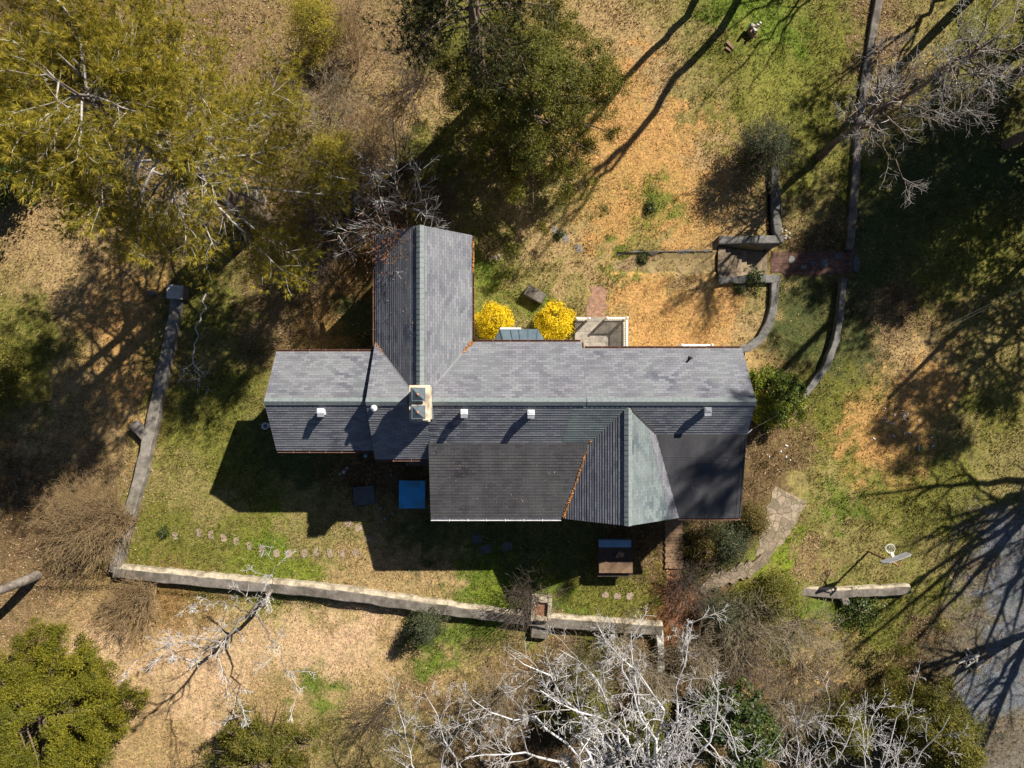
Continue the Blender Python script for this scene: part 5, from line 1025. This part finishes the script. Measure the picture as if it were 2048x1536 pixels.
# white-limbed trees along the bottom edge
b = np.array([5.2, -21.5, float(G(5.2, -21.5))]); c = b + (0, .5, 4.2)
L_ = [([b - (0, 0, .3), b + (.1, .2, 2.2), c], .36, .30, False)]
for pts in (((1255, 1560, 5.4), (1228, 1440, 6.5), (1190, 1345, 7.6), (1120, 1300, 8.4)), ((1300, 1560, 5.4), (1292, 1420, 6.6), (1258, 1335, 7.6), (1262, 1262, 8.4)), ((1120, 1520, 6), (1010, 1505, 6.8), (930, 1515, 7.4)), ((1345, 1510, 6), (1362, 1390, 7.2), (1372, 1310, 8), (1385, 1245, 8.8)), ((1150, 1500, 6), (1065, 1432, 7), (990, 1440, 7.7), (945, 1400, 8.2)), ((1240, 1500, 6.2), (1130, 1400, 7.2), (1050, 1320, 8), (1010, 1300, 8.3)), ((1320, 1480, 6.2), (1320, 1380, 7), (1210, 1300, 8), (1190, 1240, 8.6)), ((1270, 1480, 6.5), (1180, 1430, 8), (1080, 1380, 9)), ((1400, 1520, 6), (1440, 1430, 7), (1420, 1350, 8)), ((1330, 1520, 6.5), (1270, 1400, 8), (1240, 1330, 9), (1245, 1290, 9.4)), ((1200, 1560, 5.6), (1160, 1480, 6.6), (1150, 1400, 7.4), (1155, 1340, 8))):
    L_.append(([c - (0, 0, .2)] + px(*pts), .115, .013, .48))
bare_tree('white_tree', 'largest white-limbed bare tree spreading up from the bottom edge', 'bare tree', b, L_, M['bark_white'], 74, levels=3, nch=(14, 7, 4), lr=(.24, .5), tap=.3, ang=(25, 65), group='white-limbed bare trees along the bottom edge', twig=M['bark_pale'], up=.03, minr=.0075)
for k, (bx, by, lab, limbs) in enumerate(((-3.0, -21.8, 'slim white-stemmed bare tree at the bottom edge left of the largest one', (((925, 1560, 4), (872, 1440, 5), (848, 1385, 5.8)), ((838, 1560, 4), (803, 1450, 5), (795, 1405, 5.5)), ((880, 1540, 5), (900, 1470, 6), (960, 1430, 7)))),
    (11.5, -21.8, 'white bare tree growing up through the dark ivy near the bottom edge', (((1480, 1560, 5), (1470, 1470, 6), (1420, 1400, 7)), ((1500, 1560, 5), (1530, 1480, 6), (1600, 1440, 7)), ((1475, 1550, 5), (1400, 1470, 6.4), (1350, 1420, 7.4)))),
    (14.6, -21.8, 'thin pale forked bare tree at the bottom edge in front of the thin cedar', (((1600, 1560, 5), (1592, 1480, 6), (1612, 1410, 7)), ((1640, 1560, 5), (1700, 1480, 6), (1735, 1400, 7)), ((1610, 1540, 5), (1650, 1450, 7), (1660, 1410, 7.5)))),
    (18.3, -21.6, 'rightmost pale bare tree in front of the dark olive cedar', (((1760, 1560, 5), (1790, 1450, 6), (1825, 1385, 7)), ((1740, 1560, 5), (1720, 1470, 6.4), (1770, 1400, 7)), ((1800, 1560, 5), (1880, 1470, 6.5), (1900, 1430, 7)))))):
    b = np.array([bx, by, float(G(bx, by))]); c = b + (0, .3, 3); L_ = [([b - (0, 0, .3), c], .17, .13, False)] + [([c - (0, 0, .1)] + px(*q), .07, .012, .5) for q in limbs]
    bare_tree('white_tree', lab, 'bare tree', b, L_, M['bark_pale'], 80 + k, levels=3, nch=(10, 6, 3), minr=.0065, lr=(.3, .52), group='white-limbed bare trees along the bottom edge', up=.03, twig=M['bark_pale'])
# dark crape-myrtle-like tree behind the north wing, its lit twig tips painted pale
b = WG(802, 446); r_ = np.random.RandomState(76); L_ = []
for k in range(9):
    a = k * .7 + r_.normal(0, .2); R = r_.uniform(1.6, 3.0); L_.append(([b - (0, 0, .2), b + np.array([R * .4 * math.cos(a), R * .4 * math.sin(a), 2.2]), b + np.array([R * .85 * math.cos(a), R * .85 * math.sin(a), 4.1]), b + np.array([R * 1.2 * math.cos(a), R * 1.2 * math.sin(a), 5.2])], .07, .018, .75))
root, tips = bare_tree('bare_tree', 'dark many-stemmed bare tree with pale twig ends behind the north wing', 'bare tree', b, L_, M['bark_brown'], 77, twig=M['bark_pale'], levels=2, nch=(9, 6), lr=(.3, .5), minr=.006)
r_ = np.random.RandomState(78); P_ = np.array([-5.6, 6.4, 6.2]) + r_.normal(0, 1, (900, 3)) * (.55, .8, .35); leafquads('dead_leaves', P_, r_, .05, .025, M['dead'], root)
# trees outside the frame whose trunks and limbs throw the long shadows
def oak(label, base, H_, R, seed, nl=7, lean=(0, 0), tr=.3, h0=.35, mat='bark_grey', nch=(7, 5, 3), lv=3, sub=.6, name='bare_tree', group='bare trees outside the frame'):
    r = np.random.RandomState(seed); b0 = np.array([base[0], base[1], float(G(*base))]); tp = b0 + np.array([lean[0], lean[1], H_ * h0]); L_ = [([b0 - (0, 0, .3), (b0 + tp) / 2 + r.normal(0, .1, 3), tp], tr, tr * .75, False)]
    for k in range(nl):
        a = k * 2.4 + r.normal(0, .3); q = R * r.uniform(.5, 1.0); L_.append(([tp - (0, 0, .3), tp + np.array([q * .4 * math.cos(a), q * .4 * math.sin(a), H_ * .22]), tp + np.array([q * math.cos(a), q * math.sin(a), H_ * (1 - h0) * r.uniform(.6, 1.0)])], tr * .5, .03, sub))
    return bare_tree(name, label, 'bare tree', b0, L_, M[mat], seed, levels=lv, nch=nch, lr=(.3, .55), group=group)
oak('bare tree above the top edge with the longest forked shadow on the orange lawn', (12.9, 21.6), 19, 1.9, 90, 5, (1.3, -.9), .22, .52, nch=(6, 4), lv=2, sub=.35)
oak('bare tree above the top edge left of the one with the longest shadow', (11.0, 21.6), 14, 1.6, 91, 3, (.4, -.3), .2, .5, nch=(6, 4), lv=2, sub=.35)
oak('bare tree above the top edge just left of the garden wall', (20.0, 25.5), 12, 3.5, 92, 5, (0, 0), .15, .3)
oak('bare tree above the top edge right of the garden wall', (25.5, 23.0), 11, 3.5, 93, 5, (0, 0), .15, .35)
oak('spreading bare oak beyond the right edge shading the gravel', (33.6, -1.6), 15, 7.5, 94, 13, (0, 0), .40, .28, nch=(10, 6, 3), sub=.7)
oak('bare oak beyond the right edge below the spreading one', (31.5, -10.5), 13, 6.0, 95, 10, (0, 0), .28, .3, nch=(9, 6, 3), sub=.7)
b = WG(74, 1151); q_ = np.array([0, 0, 1.0])
bare_tree('bare_tree', 'stout grey trunk leaning out of the frame at the left edge', 'bare tree', b, [([b - (0, 0, .3), b + (.05, 0, 3), b + (0, .1, 6), b + (.1, 0, 9), b + (.0, .1, 13)], .27, .06, False)] + [([b + (0, 0, 7 + k), b + np.array([2 * math.cos(k * 2.1), 2 * math.sin(k * 2.1), 9 + k]), b + np.array([3.4 * math.cos(k * 2.1), 3.4 * math.sin(k * 2.1), 11 + k])], .09, .02, .6) for k in range(6)], M['bark_mid'], 96, levels=2, nch=(6, 4))
# fallen limb on the ground left of the wall
pts = [WG(412, 588, .12), WG(402, 640, .12), WG(386, 690, .14), WG(387, 725, .2), WG(402, 765, .12), WG(420, 782, .1)]
bare_tree('fallen_branch', 'long fallen branch with brushy end on the grass right of the side wall', 'fallen branch', pts[0], [(pts[:4], .05, .035, False), (pts[3:], .035, .012, True), ([pts[3], pts[3] + (-.5, -.5, .2), pts[3] + (-.6, -.9, .1)], .02, .01, True), ([pts[3], pts[3] + (.5, -.5, .3), pts[3] + (.9, -.6, .1)], .02, .01, True)], M['bark_pale'], 97, levels=1, nch=(12,), up=-.02, lr=(.3, .6), minr=.006)
# bare shrubs
for x, y, h, R, n_, mat, sd, lean, r0, lab in (
    (268, 1036, 2.8, 2.2, 95, 'twig_brown', 101, (-1.3, .1), .022, 'large arching brown shrub against the lower part of the side wall'),
    (305, 1172, 1.6, 1.5, 60, 'twig_brown', 102, (-.6, -.7), .016, 'lower brown shrub spilling below the long wall near its corner'),
    (1062, 1190, 3.0, 1.7, 26, 'twig_dark', 103, (0, .2), .02, 'fine dark bare shrub beside the hollow stone pier'),
    (1375, 1160, 2.0, 1.3, 34, 'twig_dark', 104, (0, 0), .018, 'dark bare shrub between the red path and the flagstone steps'),
    (1480, 1235, 2.6, 2.0, 46, 'twig_grey', 105, (0, -.2), .018, 'pale arching bare shrub in front of the thicket'),
    (1590, 1240, 2.4, 1.7, 40, 'twig_grey', 106, (.2, 0), .018, 'grey bare shrub at the right end of the thicket'),
    (1380, 1290, 2.6, 1.6, 38, 'twig_grey', 107, (0, 0), .018, 'grey bare shrub beside the end of the red path'),
    (1490, 1310, 2.6, 1.8, 36, 'twig_dark', 108, (0, 0), .018, 'dark bare shrub behind the ivy tree'),
    (1600, 1330, 2.6, 1.7, 26, 'twig_dark', 109, (.3, -.3), .016, 'sparse dark bare shrub on the tan slope right of the thicket'),
    (715, 120, 2.6, 1.8, 40, 'twig_brown', 110, (0, .2), .016, 'brown bare shrub between the great pine and the round cedar, upper one'),
    (660, 240, 2.8, 2.2, 44, 'twig_grey', 111, (0, 0), .016, 'grey-brown bare shrub close under the great pine'),
    (745, 300, 2.4, 2.0, 40, 'twig_brown', 112, (0, 0), .016, 'brown bare shrub in the leaf litter left of the round cedar'),
    (680, 380, 2.6, 2.2, 44, 'twig_grey', 113, (0, 0), .016, 'grey bare shrub above the dark many-stemmed tree'),
    (700, 440, 3.6, 2.0, 40, 'twig_dark', 130, (0, 0), .02, 'dark tangled shrub left of the dark many-stemmed tree'),
    (640, 520, 3.0, 1.9, 36, 'twig_dark', 131, (0, 0), .018, 'dark shrub in the deep shade between the pine and the left wing'),
    (800, 350, 3.2, 2.0, 40, 'twig_dark', 132, (0, 0), .018, 'dark tangled shrub above the many-stemmed tree'),
    (885, 420, 2.6, 1.7, 34, 'twig_dark', 133, (0, 0), .018, 'dark bare shrub in the cedar shade above the north wing ridge'),
    (840, 170, 2.6, 1.8, 34, 'twig_dark', 114, (0, .2), .016, 'dark bare shrub at the left foot of the round cedar'),
    (1010, 1380, 3.0, 2.0, 34, 'twig_grey', 115, (0, 0), .016, 'fine bare shrub beneath the white limbs, left one'),
    (1235, 1262, 2.4, 1.7, 30, 'twig_grey', 134, (0, 0), .014, 'fine grey bare shrub growing over the right end of the long low wall'),
    (1160, 1330, 3.0, 2.0, 34, 'twig_grey', 116, (0, 0), .016, 'fine bare shrub beneath the white limbs, middle one'),
    (780, 1400, 3.4, 1.6, 20, 'twig_dark', 117, (0, 0), .016, 'sparse dark sapling clump on the tan slope left of the white trees'),
    (1290, 1320, 3.0, 1.6, 28, 'twig_grey', 118, (0, 0), .016, 'fine bare shrub beside the pale wall stub'),
    (1560, 1400, 2.8, 1.8, 30, 'twig_grey', 119, (0, 0), .016, 'tangled grey bare shrub right of the ivy tree'),
    (985, 500, .8, .5, 14, 'twig_brown', 120, (0, 0), .01, 'small brown dead plant beside the heap of white stones'),
    (1135, 640, .9, .6, 10, 'twig_dark', 121, (0, 0), .01, 'small bare twigs at the foot of the right yellow bush')):
    shrub('bare_shrub', lab, 'shrub', WG(x, y), h, R, n_, M[mat], sd, nch=(6, 4), r0=r0, lean=lean, br=.3)
